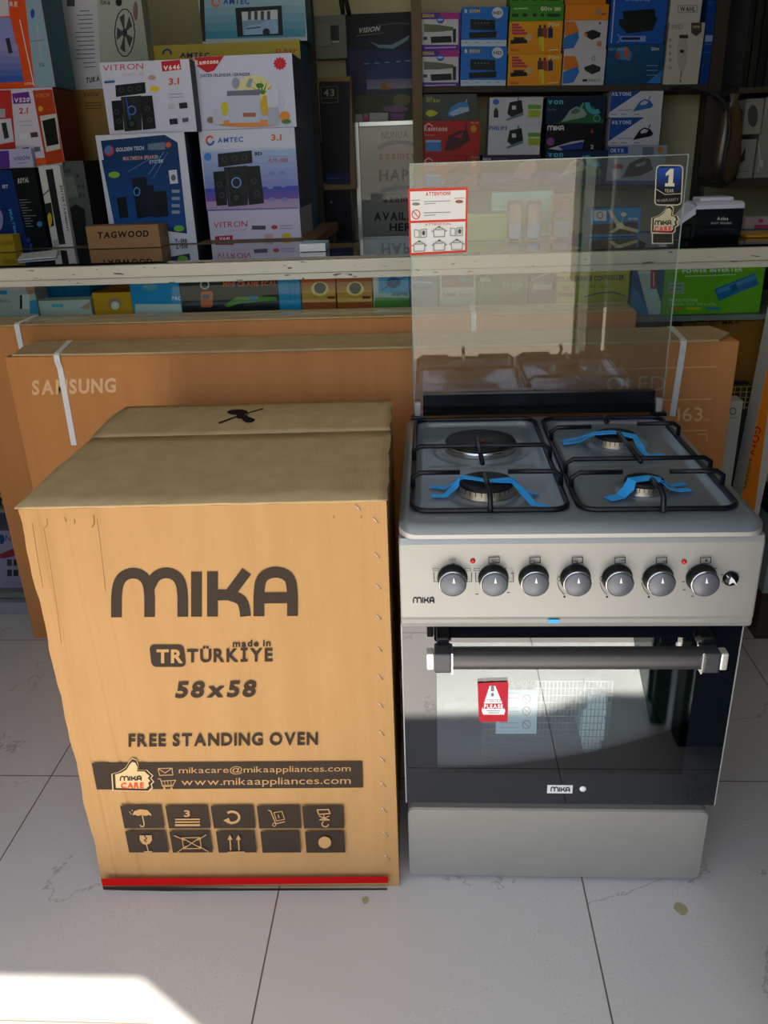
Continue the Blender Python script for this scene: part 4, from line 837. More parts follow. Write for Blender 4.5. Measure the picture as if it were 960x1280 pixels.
# the bench behind the counter that carries the left-hand stock
b = MB(); b.box(-2.05, -.60, 1.505, 2.30, ZT-.03, ZT-.001, WOOD, bev=.002); bn = empty('stock_bench', 'wooden bench behind the counter under the stacked speaker boxes', 'bench'); b.build('bench_top', bn)
for x, y in ((-2.0, 1.53), (-.66, 1.53), (-2.0, 2.24), (-.66, 2.24)):
    b = MB(); b.box(x, x+.05, y, y+.05, .001, ZT-.031, WOOD); b.build('leg', bn)
GS = 'speaker and appliance boxes stacked on the left'
def spk(b, cx, cy, k, col='#1b1e20', ring='#4f7fd0'):
    b.q('front', [(cx-16*k, cy-30*k), (cx+22*k, cy-34*k), (cx+23*k, cy-20*k), (cx-15*k, cy-15*k)], col)
    b.q('front', [(cx-21*k, cy-10*k), (cx-8*k, cy-11*k), (cx-5*k, cy+27*k), (cx-17*k, cy+28*k)], '#15181a')
    b.q('front', [(cx-9*k, cy-15*k), (cx+17*k, cy-17*k), (cx+18*k, cy+27*k), (cx-4*k, cy+29*k)], '#202427'); b.q('front', [(cx+16*k, cy-16*k), (cx+31*k, cy-17*k), (cx+36*k, cy+25*k), (cx+19*k, cy+27*k)], '#17191b')
    b.arc('front', cx+5*k, cy+2*k, 5*k, 5.5*k, 0, 360, 1.3*k, ring)
    b.e('front', cx+5*k, cy+19*k, 6*k, 6*k, '#0c0e10'); b.e('front', cx+5*k, cy+19*k, 3.6*k, 3.6*k, '#33383e'); b.s_('front', [(cx-6*k, cy-13*k), (cx-2*k, cy+26*k)], .9*k, '#3a434c')
    for x, y in ((-8, -24), (3, -25), (14, -26), (25, 0), (28, 14), (-14, 4), (-11, 16)): b.e('front', cx+x*k, cy+y*k, 3.4*k, 3.6*k, '#33383e'); b.e('front', cx+x*k, cy+y*k, 1.6*k, 1.8*k, '#0c0e10')
def a1(b):
    b.q('front', [(126, 176), (206, 168.5), (222, 178), (234, 292), (143, 281)], '#10345f'); b.g('front', [(127, 200), (224, 196), (232, 285), (143, 280)], '#0f3262', '#124b8f', 8)
    b.e('front', 136.5, 188.5, 6, 6.5, '#b9424c'); b.e('front', 135, 187, 4, 4.5, '#3a76b8'); b.t('front', 'GOLDEN TECH', 145, 189.5, 180, 4.6, '#b9c6d8', y1=187, bold=1); b.t('front', 'MULTIMEDIA SPEAKER', 154, 200.5, 198, 4.4, '#c79a8a', y1=198, bold=1); b.t('front', 'SYSTEM', 187, 204.5, 204, 4, '#b9c6d8', y1=203, bold=1)
    b.q('front', [(185, 180), (206, 177.5), (207, 187), (185, 187.5)], '#5f7488'); b.e('front', 210.5, 181, 3.5, 3.5, '#c9522a')
    b.s_('front', [(160, 215), (185, 200), (202, 195)], 1, '#3e6fb0'); b.s_('front', [(186, 218), (205, 190)], 1, '#4f86c8'); b.s_('front', [(192, 222), (210, 190)], 1, '#3e6fb0')
    b.q('front', [(165, 223), (183, 221), (188, 270), (172, 274)], '#121a26'); b.q('front', [(146, 247), (158, 246), (161, 272), (150, 273)], '#0f1620'); b.q('front', [(190, 240), (208, 238), (211, 270), (193, 272)], '#0f1620'); b.q('front', [(183, 232), (192, 231), (196, 271), (187, 271)], '#131c2a')
    b.arc('front', 171.5, 239.5, 3.6, 5, 0, 360, 1.2, '#3f8fe0'); b.e('front', 143, 218.5, 7, 4, '#7fae3a'); b.e('front', 224, 285.5, 6.5, 4, '#6fa83a'); b.q('front', [(211, 213), (221, 212), (223, 229), (213, 230)], '#c6ccd6'); b.e('front', 217, 222, 3, 4, '#5b6570')
    for y in (237, 246, 255, 263): b.r('front', 215, y, 225, y+4, '#8798a8')
    b.t('front', 'T-210', 219, 303, 234, 4.5, '#222b4a', bold=1)
GT = Carton('speaker_box', 'white framed dark blue speaker box behind the small brown carton on the counter', 'box', (140.5, 246, 168.5, 307), 1.545, .20, '#c6cbda', side='#161d28', slope=-.04, yaw=0, z0=ZT, ops=a1, group=GS)
def a2(b):
    b.t('front', 'VITRON', 128.5, 89, 179, 7.2, '#c23a4e', y1=86); b.t('front', 'SMART LIFE', 153, 95, 180, 3, '#c98a96', y1=94)
    b.q('front', [(201.5, 77), (225, 74.5), (226.5, 87), (203, 89.5)], '#b8202e'); b.t('front', 'V646', 204.5, 88, 225, 5.5, '#f0e0e0', y1=86, bold=1); b.t('front', '3.1', 211, 106, 224, 8, '#c8501e', y1=105, bold=1)
    b.e('front', 193.5, 111, 6, 3.5, '#d9b923'); b.s_('front', [(211, 118), (229, 117)], 1, '#8a90a0'); b.s_('front', [(211, 122), (229, 121)], 1, '#8a90a0'); b.e('front', 190, 97, 5, 3, '#b88a8e')
    spk(b, 160, 136, .98); b.s_('front', [(158, 122), (163, 150)], 1.6, '#2458b8'); b.s_('front', [(131, 103), (144, 102)], 3, '#3a5f90')
    b.q('front', [(210, 130), (219, 129), (220, 136), (211, 137)], '#b3b8c4'); b.q('front', [(224, 129), (234, 128), (235, 135), (225, 136)], '#1f232c'); b.q('front', [(212, 149), (222, 148), (223, 155), (213, 156)], '#1f232c'); b.q('front', [(228, 148), (236, 147), (236, 152), (229, 153)], '#4f555f')
Carton('speaker_box', 'white box with black speakers and red badge, standing on the dark blue speaker box', 'box', (137, 246, 78, 167), 1.56, .17, '#c4c6da', side='#1a2230', slope=-.045, on=GT, ops=a2, group=GS)
def a3(b): b.t('front', 'VITRON', 267, 285, 309, 7, '#b3293a', y1=283); b.t('front', 'SMART LIFE', 287, 289, 308, 2.6, '#c98a96'); b.q('front', [(268.5, 295.5), (291, 294), (291, 300), (269, 301.5)], '#a81e2c'); b.t('front', 'V641', 274, 300.4, 287, 3.8, '#eadada', y1=299.6, bold=1); b.r('front', 315, 282, 332, 287, '#4a4a55'); b.e('front', 358, 295, 6, 3.5, '#cfb021'); b.q('front', [(331, 293), (341, 292), (341, 298), (331, 299)], '#bf9a9e'); b.e('front', 343, 284, 4, 2.6, '#a83a44'); b.s_('front', [(349, 282.5), (366, 281.5)], 1, '#8a8a98'); b.s_('front', [(349, 286), (366, 285)], 1, '#8a8a98')
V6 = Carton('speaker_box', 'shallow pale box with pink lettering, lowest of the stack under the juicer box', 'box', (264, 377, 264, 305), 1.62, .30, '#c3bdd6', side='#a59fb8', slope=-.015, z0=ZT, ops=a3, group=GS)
def a4(b):
    b.g('front', [(253, 190), (374, 186), (374, 262), (259, 264)], '#9fb4dc', '#5f58b8', 10); b.g('front', [(256, 236), (374, 232), (374, 250), (258, 254)], '#2f4fb0', '#7a52a8', 5); b.q('front', [(258, 252), (374, 248), (374, 259), (259, 262)], '#a894b8'); b.q('front', [(262, 264), (376, 261), (376, 266), (262, 268.5)], '#2a3fa0')
    b.q('front', [(250, 163), (374, 160), (375, 183), (252, 187)], '#c8cddd'); b.arc('front', 262.5, 175.5, 4.2, 5, 30, 330, 2.4, '#e0592a'); b.arc('front', 263, 176, 4.2, 5, 200, 360, 2.4, '#2b62b8'); b.t('front', 'AMTEC', 272, 178.5, 304, 6, '#2760c0', y1=177, bold=1); b.t('front', '3.1', 339, 175.5, 352, 7.5, '#c8601e', y1=175, bold=1)
    spk(b, 290, 226, 1.12, ring='#6f9fe0'); b.e('front', 260, 196, 4.5, 5, '#3a7fd0'); b.t('front', '3D', 318, 194, 328, 4, '#2a2d3a', bold=1); b.t('front', 'AM-010', 335, 203.5, 360, 5, '#b8506a', y1=202.5); b.s_('front', [(334, 196), (359, 195)], 1, '#8f9ab8')
    for x, y in ((340, 217), (353, 216), (338, 234), (355, 232), (340, 249), (356, 249)): b.e('front', x, y, 4, 2.4, '#7a86c0')
AM = Carton('speaker_box', 'blue and purple box with black speakers, middle of the stack under the juicer box', 'box', (259, 375, 163, 266), 1.622, .28, '#b9c2dc', side='#39405c', slope=-.015, on=V6, ops=a4, group=GS)
def a5(b):
    b.q('front', [(242, 70), (281, 68.5), (268, 88), (259, 91), (247, 83)], '#b52226'); b.t('front', 'Ramtons', 244, 81, 273, 5.5, '#efdcdc', y1=79, bold=1)
    b.t('front', 'JUICER/BLENDER/GRINDER', 250, 96.5, 313, 3.8, '#444a66', y1=94.5, bold=1)
    b.e('front', 350, 79.5, 7, 7, '#c41e2c'); [b.q('front', [(350+9*math.cos(a), 79.5+9*math.sin(a)), (350+6*math.cos(a+.3), 79.5+6*math.sin(a+.3)), (350+6*math.cos(a-.3), 79.5+6*math.sin(a-.3))], '#c41e2c') for a in [i*math.pi/6 for i in range(12)]]
    b.e('front', 318, 112, 22, 18, '#d6cf9a'); b.e('front', 325, 107, 5, 3, '#3f7a34'); 
    for a in (-60, -30, 0, 30, 60): b.q('front', [(327, 118), (327+18*math.sin(R(a))-1, 112-13*math.cos(R(a))), (330, 118)], '#3f7d36')
    b.e('front', 331, 132, 5, 13, '#c9a52a'); b.e('front', 281, 136, 5, 9, '#c9bd2a'); b.e('front', 310, 154, 40, 5, '#d68a4a'); b.e('front', 356, 145, 6.5, 6, '#d98a2a'); b.e('front', 358, 152, 6, 3, '#4a7f38'); b.e('front', 264, 150, 5, 4, '#8a6a54')
    b.q('front', [(284, 118), (325, 116), (326, 153), (287, 154)], '#b9bfd6'); b.q('front', [(284, 114), (325, 112), (325, 119), (284, 120)], '#6a7086'); b.e('front', 295, 104, 5, 7, '#8f96ac'); b.q('front', [(307, 108), (312, 98), (317, 99), (313, 110)], '#8f96ac')
    b.q('front', [(333, 112), (350, 112), (348, 134), (335, 134)], '#c5cbdd'); b.q('front', [(335, 134), (348, 134), (350, 156), (335, 156)], '#a9b0c6'); b.arc('front', 351, 128, 4, 8, -80, 80, 1.4, '#b9bfd0'); b.q('front', [(266, 136), (278, 136), (280, 155), (267, 156)], '#b9bfd0'); b.r('front', 304, 141, 320, 146, '#a8604a')
Carton('juicer_box', 'white box printed JUICER with a red corner and fruit picture, topmost of its stack', 'box', (251, 371, 71, 163), 1.625, .27, '#c3c8e4', side='#3c3f58', slope=-.02, on=AM, ops=a5, group=GS)
def a6(b): b.t('front', 'TAGWOOD', 122, 297.8, 186, 7.6, '#1a1512', y1=295.5, bold=1); b.s_('right', [(205, 288), (212, 300)], 1, '#2a2018')
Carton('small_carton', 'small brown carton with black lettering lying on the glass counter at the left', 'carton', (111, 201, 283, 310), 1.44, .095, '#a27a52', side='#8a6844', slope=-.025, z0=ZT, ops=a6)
Carton('small_box', 'small pale blue and white box lying on the glass counter', 'box', (375, 407, 305, 318), 1.17, .10, '#d6d6d4', side='#9fc0d6', slope=-.03, z0=ZT)
# ------------------------------------------------------------------ far left column of boxes
def vtext2(b, txt, xa, ya, xb, yb2, cap, col):
    W = 0; V = []; Fc = []; L_ = math.hypot(xb-xa, yb2-ya); ux, uy = (xb-xa)/L_, (yb2-ya)/L_; it = []
    for c in txt:
        if c == ' ': W += .4; continue
        it.append((W, GL[(1, c)])); W += GL[(1, c)][2]+.16
    k = L_/(W-.16)
    for o_, (gv, gf, gw) in it:
        n0 = len(V)
        for gx, gy in gv: a = (o_+gx)*k; h = gy*cap; V.append((xa+ux*a+uy*h, ya+uy*a-ux*h))
        Fc += [[n0+i for i in f] for f in gf]
    b.pp('front', V, lin(col), tris=Fc)
def c2(b):
    b.q('front', [(-30, 213), (14, 213), (36, 312), (-30, 312)], '#15316f'); b.t('front', 'SET', 3, 235, 10, 4, '#cfd6e6', bold=1); b.e('front', -2, 275, 6, 14, '#9a92c0'); vtext2(b, 'MULTIMEDIA', 11, 262, 22, 308, 3.2, '#49a7dd')
    b.t('front', 'ROYAL', 22.5, 229, 36, 6, '#d0d0d4', y1=227.5, bold=1)
    for i in range(11): b.s_('front', [(24+i*.9, 250+i*3.3), (24+i*.9+(10, 14, 6, 9, 13, 5, 16, 8, 10, 7, 9)[i], 249.5+i*3.3)], .8, '#8a8c90')
    b.e('front', 50, 280, 3.4, 3.4, '#2f7fc0'); b.e('front', 36, 300, 2.2, 3, '#24468a'); b.e('front', 39, 307, 2.2, 3, '#24468a')
L0 = Carton('speaker_box', 'black and blue box with small white print at the left end of the bench', 'box', (-30, 61, 212, 311), 1.53, .20, '#14161a', side='#0d0f12', slope=-.04, z0=ZT, ops=c2, group=GS)
def c3(b):
    b.q('front', [(57, 212), (66, 211), (82, 305), (74, 306)], '#1d2020'); b.q('front', [(54, 255), (64, 253), (68, 282), (60, 285)], '#1c2218'); b.e('front', 62, 275, 3, 9, '#c8a82a'); b.s_('front', [(52, 246), (62, 237)], 1.5, '#33373c'); vtext2(b, 'ENTERTAINMENT', 75, 232, 84, 290, 2.8, '#55585c'); b.q('front', [(66, 300), (72, 299), (74, 308), (67, 309)], '#9a9c9c')
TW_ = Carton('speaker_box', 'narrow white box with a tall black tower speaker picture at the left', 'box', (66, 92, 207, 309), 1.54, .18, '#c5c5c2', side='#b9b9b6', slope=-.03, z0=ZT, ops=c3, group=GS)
def c4(b): b.t('front', 'TOWER', 76, 217, 89, 4.5, '#222', y1=215, bold=1); b.q('front', [(83, 262), (95, 255), (106, 262), (110, 306), (92, 307)], '#14181a'); [b.e('front', x, y, 1.6, 2.4, '#2d3336') for x, y in ((97, 220), (99, 233), (104, 233), (100, 244), (105, 244))]; b.q('front', [(79, 222), (92, 220), (98, 245), (85, 248)], '#5c6763')
G6 = Carton('speaker_box', 'dark grey box with black silhouettes beside the tower speaker box', 'box', (95.5, 121, 201, 308), 1.56, .17, '#4a4f50', side='#26292b', slope=-.03, z0=ZT, ops=c4, group=GS)
def vis(b): b.t('front', 'VISION', 17, 201, 37, 4.6, '#4656a0', y1=199, bold=1); b.q('front', [(-14, 190), (11, 188), (13, 213), (-10, 215)], '#54308c'); b.s_('front', [(22, 204), (34, 203)], 1, '#8a6a9a')
VS = Carton('product_box', 'flat lilac and purple box lying on the black and blue box at the left', 'box', (-30, 43, 188, 212), 1.532, .022, '#a9abc8', side='#9092b0', slope=-.02, on=L0, ops=vis, group=GS)
def c6(b):
    b.q('front', [(15, 117), (36, 114.5), (39, 129), (17, 130)], '#5f2a86'); b.t('front', 'V520', 18, 128, 37, 5.2, '#d8c8e8', y1=127, bold=1); b.t('front', '2.1', 24, 142, 35, 7, '#c8401e', y1=141.5, bold=1); b.s_('front', [(24, 152), (40, 151)], 1, '#9a98a8'); b.s_('front', [(25, 157), (40, 156)], 1, '#9a98a8')
    b.q('front', [(24, 167), (33, 166), (35, 173), (25, 174)], '#c6c8d4'); b.q('front', [(38, 166), (47, 165), (48, 171), (39, 172)], '#4a3038'); b.q('front', [(28, 185), (36, 184), (37, 188), (29, 188)], '#2b2f48'); b.q('front', [(43, 184), (50, 183), (51, 189), (44, 190)], '#5a5f70')
    b.q('front', [(41, 113), (90, 110), (96, 201), (58, 206)], '#a23a18'); b.t('front', 'VITRON', 44, 122, 62, 4.5, '#c87a5a', y1=121); b.q('front', [(66, 117), (74, 116), (76, 127), (68, 128)], '#8f9098'); b.e('front', 51, 136, 3, 3.4, '#c8901e'); b.q('front', [(50, 145), (71, 142), (76, 186), (58, 190)], '#b5b5b0'); b.q('front', [(53, 151), (69, 147), (74, 180), (59, 183)], '#14160f')
    b.q('front', [(-30, 113), (14, 113), (20, 186), (-20, 190)], '#b0302c'); b.q('front', [(-10, 150), (14, 148), (18, 177), (-4, 181)], '#b9b7c6'); b.q('front', [(2, 154), (8, 153), (12, 172), (6, 174)], '#2c3436'); b.r('front', -4, 136, 7, 147, '#9a96a0')
    b.q('front', [(43, 198), (58, 197), (59, 205), (44, 207)], '#c8501e')
V5 = Carton('speaker_box', 'white, red and orange box with a purple badge above the narrow tower speaker box', 'box', (-32, 81, 113, 205), 1.56, .17, '#c0bccb', side='#5a2416', slope=-.025, on=TW_, ops=c6, group=GS)
def c7(b):
    b.q('front', [(-40, -60), (25, -60), (44, 109), (-20, 112)], '#c8481c'); b.q('front', [(-30, 22), (13, 22), (30, 102), (-14, 104)], '#7d84c0'); b.g('front', [(-20, 55), (22, 55), (30, 102), (-14, 104)], '#8f88b8', '#1f4fa0', 6); b.q('front', [(-30, -50), (6, -50), (12, 20), (-30, 22)], '#b9b5c2'); b.t('front', 'RE', 12, 8, 22, 6, '#c9b8b8', bold=1)
    b.q('front', [(7, 48), (12, 47), (16, 66), (11, 67)], '#2c2c34'); b.q('front', [(25, -60), (46, -60), (70, 108), (44, 110)], '#7f9aae'); b.e('front', 41, 17, 2.6, 6, '#24468a'); b.t('front', 'LION', 31, 106, 41, 3, '#e8d8c8'); b.s_('front', [(25, 25), (43, 108)], 1.2, '#c9c9cc')
    b.t('front', 'YSL', 49, 83, 56, 4, '#33455a', bold=1); b.s_('front', [(46, 30), (52, 75)], 2.5, '#95a0a0'); b.s_('front', [(38, 52), (55, 50)], 1, '#5f7486')
Carton('product_box', 'orange box with blue picture and pale blue side at the top left', 'box', (-32, 70, -50, 112), 1.565, .16, '#c8481c', side='#2f5a6c', slope=-.02, on=V5, ops=c7, group=GS)
Carton('product_box', 'tiny yellow box on the counter at the left edge', 'box', (-12, 19, 294, 314), 1.42, .05, '#a98f2a', slope=-.03, z0=ZT, ops=lambda b: b.t('front', 'VISION', 0, 307, 16, 5, '#4a3a10', y1=306))
# papers on the glass
b = MB(); A_ = [at(x, y, Z=ZT) for x, y in ((28, 318), (73, 313), (70, 322), (22, 326))]; b.add(A_+[p+Vector((0, 0, .003)) for p in A_], [(0, 1, 2, 3), (7, 6, 5, 4), (0, 4, 5, 1), (1, 5, 6, 2), (2, 6, 7, 3), (3, 7, 4, 0)], mat('paper_white', '#c8cdd2', rough=.7)); b.build('paper_sheet', label='white paper slip lying on the left end of the glass counter', cat='paper')
# red box, brown carton and fan box further back
BR0 = Carton('product_box', 'red box standing on the bench behind the small brown lettered carton', 'box', (113, 150, 229, 309), 1.86, .2, '#a32318', side='#6a1a14', slope=-.02, z0=ZT, group=GS, ops=lambda b: (b.arc('front', 126, 243, 3.5, 4, 10, 190, 1.3, '#c8a04a'), b.e('front', 133, 268, 4, 5, '#3a2a2a')))
def d1(b): b.t('front', 'Veltar', 104, 121, 125, 6, '#3a2e18', y1=119.5); [b.s_('front', [(106, y), (127, y-1)], .9, '#4a3c22') for y in (129, 132.5, 136)]; b.s_('front', [(113, 203), (127, 202)], .8, '#4a3c22'); [b.s_('front', [(112, y), (128, y-.6)], .6, '#5a4a2a') for y in (207, 211, 215, 219)]; b.t('front', '11 CBR', 114, 226, 128, 4, '#4a3c22')
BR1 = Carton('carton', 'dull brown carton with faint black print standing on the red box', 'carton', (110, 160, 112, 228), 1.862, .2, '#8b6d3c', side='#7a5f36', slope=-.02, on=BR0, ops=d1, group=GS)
def d2(b):
    b.q('front', [(70, -60), (117, -60), (126, 107), (88, 110)], '#b7b9c4'); b.q('front', [(118, -60), (185, -60), (190, 104), (127, 107)], '#a2a89e')
    b.arc('front', 156, 41, 12.5, 30, 0, 360, 1.4, '#31373a'); b.e('front', 156, 41, 3, 5.5, '#1c2022')
    for a in (20, 92, 164, 236, 308): b.q('front', [(156, 41), (156+10*math.cos(R(a)), 41-24*math.sin(R(a))), (156+10.5*math.cos(R(a+38)), 41-25*math.sin(R(a+38)))], '#3c4548')
    for i, (x0, x1) in enumerate(((100, 112), (96, 116), (99, 116), (97, 116), (100, 116), (94, 118), (94, 118), (96, 118), (98, 118), (94, 119), (96, 119), (94, 119), (104, 120), (106, 120))): b.s_('front', [(x0, 14+i*5.4), (x1, 13.2+i*5.4)], 1, '#4a4d5a')
    b.r('front', 84, -6, 94, 8, '#4a4a52'); b.t('front', 'TUKA', 108, 104, 125, 6.5, '#23252a', y1=101, bold=1); b.t('front', 'FSW-16', 126, 6, 138, 5, '#33383a', bold=1); b.e('front', 149, 3, 4, 5, '#23282a'); b.e('front', 170, 14, 3, 12, '#7a5f5c')
Carton('fan_box', 'tall white box with a fan picture above the dull brown carton', 'box', (88, 190, -60, 110), 1.863, .068, '#b7b9c4', side='#8f948c', slope=-.025, on=BR1, ops=d2, group=GS)
# yellow and blue television boxes behind the juicer
def d3(b):
    b.g('front', [(186, 57), (380, 52), (386, 300), (200, 300)], '#b3a13c', '#a8962c', 2); b.g('front', [(355, 90), (382, 88), (388, 180), (362, 180)], '#a59a3a', '#16639c', 8); b.r('front', 362, 178, 392, 300, '#115c98'); b.t('front', 'AMTEC', 225, 72, 262, 6, '#22305a', bold=1); b.t('front', 'D.REF', 345, 66, 371, 5, '#b05a2a', bold=1); b.arc('front', 209, 68, 5, 6, 0, 180, 2.5, '#22408a'); b.q('front', [(190, 60), (372, 55), (372, 62), (190, 67)], '#b8b3a4') if 0 else None
YB = Carton('television_box', 'wide yellow box with blue lower corner behind the juicer box', 'box', (200, 390, 57, 306), 1.935, .22, '#b3a13c', side='#1c4f78', top='#5c4a30', slope=-.02, z0=ZT, ops=d3, group=GS)
def d4(b):
    b.q('front', [(248, -60), (255, -60), (257, 52), (251, 52)], '#2b2620'); b.g('front', [(255, -10), (382, -14), (382, 46), (257, 49)], '#96b3c4', '#2f86a4', 6); b.arc('front', 270, 3, 4.5, 5, 0, 330, 2.4, '#d0602a'); b.t('front', 'AMTEC', 279, 5, 312, 7, '#2a4a9c', bold=1)
    b.q('front', [(294, 10), (352, 7), (354, 44), (297, 46)], '#14191e'); b.q('front', [(302, 15), (347, 12), (348, 42), (304, 44)], '#7a9ab8'); b.q('front', [(302, 15), (347, 12), (347, 24), (303, 26)], '#b9c6cc')
    for x in (310, 318, 326, 334): b.r('front', x, 14, x+4, 25, '#3a4450')
    b.q('front', [(306, 38), (310, 32), (326, 30), (334, 25), (345, 25), (348, 34), (346, 42), (306, 44)], '#8fb0d8'); b.e('front', 333, 40, 4.5, 4.5, '#1e2226'); b.s_('front', [(308, 36), (326, 34)], 1.5, '#33506a')
Carton('television_box', 'pale blue box with a screen showing a blue car, on the wide yellow box', 'box', (253, 384, -70, 50), 1.98, .15, '#a8b9c2', side='#14546e', slope=-.02, on=YB, ops=d4, group=GS)

# ================================================================== BACK WALL
WY = 2.895
def wallthing(name, label, cat, quad, Y, depth, col, ops=None, mt=PRINT, world=False):   # quad: x0,x1,yt,yb read on the plane Y
    x0, x1, yt, yb = quad; A = at(x0, yb, Y=Y); B = at(x1, yb, Y=Y); T = at(x0, yt, Y=Y); q = MB(mapper(Vector((A.x, Y, A.z)), (0, 0, 0), B.x-A.x, T.z-A.z, depth))
    q.box(0, B.x-A.x, 0, depth, 0, T.z-A.z, mt, col); q.dim = (A, B.x-A.x, T.z-A.z)
    if ops: ops(q)
    return q, A, B.x-A.x, T.z-A.z
# wooden post behind the yellow box, electricity box with conduits
b = MB(); x = at(386, 60, Y=2.42).x; b.box(x-.022, x+.022, 2.42, 2.46, .001, 2.49, WOODD); b.build('wooden_post', label='dark wooden post behind the yellow television box', cat='post')
q, A, w_, h_ = wallthing('', '', '', (395, 434, 20, 74), WY-.085, .084, '#5f6860', mt=mat('grey_enamel', '#6d776f', rough=.5))
eb = empty('electricity_box', 'grey metal electricity box on the back wall above the 43 inch box', 'fuse box', A)
q.build('housing', eb)
q = MB(); q.box(.012, w_*.52, -.006, -.0005, h_*.28, h_*.8, mat('grey_enamel_door', '#7b857d', rough=.5), bev=.002); q.build('cover', eb)
q = MB(); q.box(w_*.52, w_*.78, -.008, -.0005, h_*.42, h_*.76, BLACK, bev=.002); q.box(w_*.54, w_*.77, -.0088, -.0082, h_*.36, h_*.41, mat('pale_label', '#b5b5ac')); q.build('switch_window', eb)
b = MB(); zb = A.z+h_+.002
for pts in ([(.12, zb), (.115, zb+.06), (.10, zb+.12), (.11, zb+.3)], [(.15, zb), (.135, zb+.06), (.12, zb+.13), (.14, zb+.3)]):
    b.tube([(A.x+x, WY-.02, z) for x, z in pts], .009, DARK)
b.build('power_cable', label='black cables rising from the grey electricity box', cat='cable')
# banner
def bn_(b):
    b.g('front', [(434, 24), (520, 14), (520, 62), (436, 66)], '#1b2022', '#1a2638', 5); b.g('front', [(436, 62), (520, 62), (520, 100), (438, 100)], '#1b2c56', '#34427c', 7); b.g('front', [(438, 100), (520, 98), (520, 112), (438, 113)], '#6f6f90', '#8f8ba0', 4)
    b.q('front', [(438, 112), (520, 110), (520, 160), (441, 162)], '#4b4a3e'); b.q('front', [(438, 66), (457, 66), (459, 118), (440, 120)], '#2c2f4c')
    b.t('front', 'VISION', 447.5, 41.5, 474, 6.2, '#c4c8c6', y1=38.5, bold=1, lean=.25); b.s_('front', [(446, 45), (480, 41)], .9, '#6d7678')
    b.q('front', [(462, 52), (474, 56), (490, 56), (512, 44), (510, 50), (492, 61), (474, 60)], '#6f8f9c'); b.s_('front', [(470, 32), (495, 29), (512, 30)], 1.5, '#42525a')
    for x in (458, 471, 484, 498, 510): b.s_('front', [(x-3, 80-(x-458)*.07), (x+3, 79.5-(x-458)*.07)], 1.6, '#7a86a0')
    b.e('front', 481, 110, 6, 7, '#8f6a42'); b.e('front', 485, 106, 3, 3.5, '#a07a50'); b.e('front', 502, 125, 11, 8, '#6a6a48'); b.q('front', [(457, 113), (520, 111), (520, 117), (458, 119)], '#2f4458')
    b.e('front', 494, 136, 16, 4, '#7a5f80'); b.r('front', 444, 143, 453, 153, '#a9a5a2'); b.r('front', 462, 141, 485, 152, '#b5b1ae'); b.r('front', 453.5, 146, 461, 158, '#b8407c'); b.r('front', 488, 142, 505, 152, '#7d4f86'); b.r('front', 455, 142, 460, 146, '#9a8a94')
q, A, w_, h_ = wallthing('', '', '', (436, 521, 18, 161), WY-.012, .010, '#20252a', bn_); q.build('banner', loc=A, label='dark blue poster with a night landscape hanging on the back wall', cat='poster')
# boxes leaning by the wall
def e1(b):
    b.r('front', 399, 100, 437.5, 228, '#14161a'); b.q('front', [(404, 106), (423, 106), (423, 127), (404, 127)], '#14161a'); b.s_('front', [(401, 107), (422, 106), (422.5, 126), (402, 127), (401, 107)], .8, '#6d6a58'); b.s_('front', [(401.5, 121), (422, 120.5)], .8, '#6d6a58')
    b.t('front', '43', 404.5, 118.5, 418, 9, '#8d8a78', y1=118, bold=1); b.r('front', 407, 215, 438, 229, '#1b2a52'); b.s_('front', [(410, 222), (425, 221.5)], .7, '#54669a')
PB = at(405, 238, Y=2.62)
q, A, w_, h_ = wallthing('', '', '', (401, 441, 238, 300), 2.62, .15, '#17141c', lambda b: (b.e('front', 414, 284, 2.6, 3.4, '#8a7a9a'), b.e('front', 414, 252, 1.5, 2, '#6a5a7a')))
h2 = A.z+h_; q = MB(mapper(Vector((A.x, 2.62, .0015)), (0, 0, 0), w_, h2-.0015, .15)); q.box(0, w_, 0, .15, 0, h2-.0015, PRINT, '#17141c', bev=0); q.e('front', 414, 285, 2.6, 3.4, '#8a7a9a'); q.e('front', 414, 253, 1.5, 2, '#6a5a7a')
q.build('product_box', loc=(A.x, 2.62, .0015), label='tall black box under the 43 inch television box', cat='box')
q, A, w_, h_ = wallthing('', '', '', (398, 444, 95, 236), 2.63, .13, '#8a6f45', e1); A.z = h2+.001; q.build('television_box', loc=A, label='upright brown edged black box printed 43 below the electricity box', cat='box')
q, A, w_, h_ = wallthing('', '', '', (389, 397, 86, 176), 2.48, .1, '#a9adae'); zt_ = A.z+h_
xw = A.x
q, A, w_, h_ = wallthing('', '', '', (392, 404, 178, 292), 2.48, .05, '#5c4a30', mt=WOOD); zp = A.z+h_
q = MB(); q.box(A.x, A.x+w_, 2.48, 2.53, .0015, zp, WOOD); q.build('wooden_plank', label='upright wooden plank beside the tall black box', cat='plank')
q = MB(); q.box(xw, xw+.036, 2.482, 2.54, zp+.001, zt_, PRINT, '#a9adae'); q.build('product_box', label='narrow pale grey box standing on the wooden plank', cat='box')
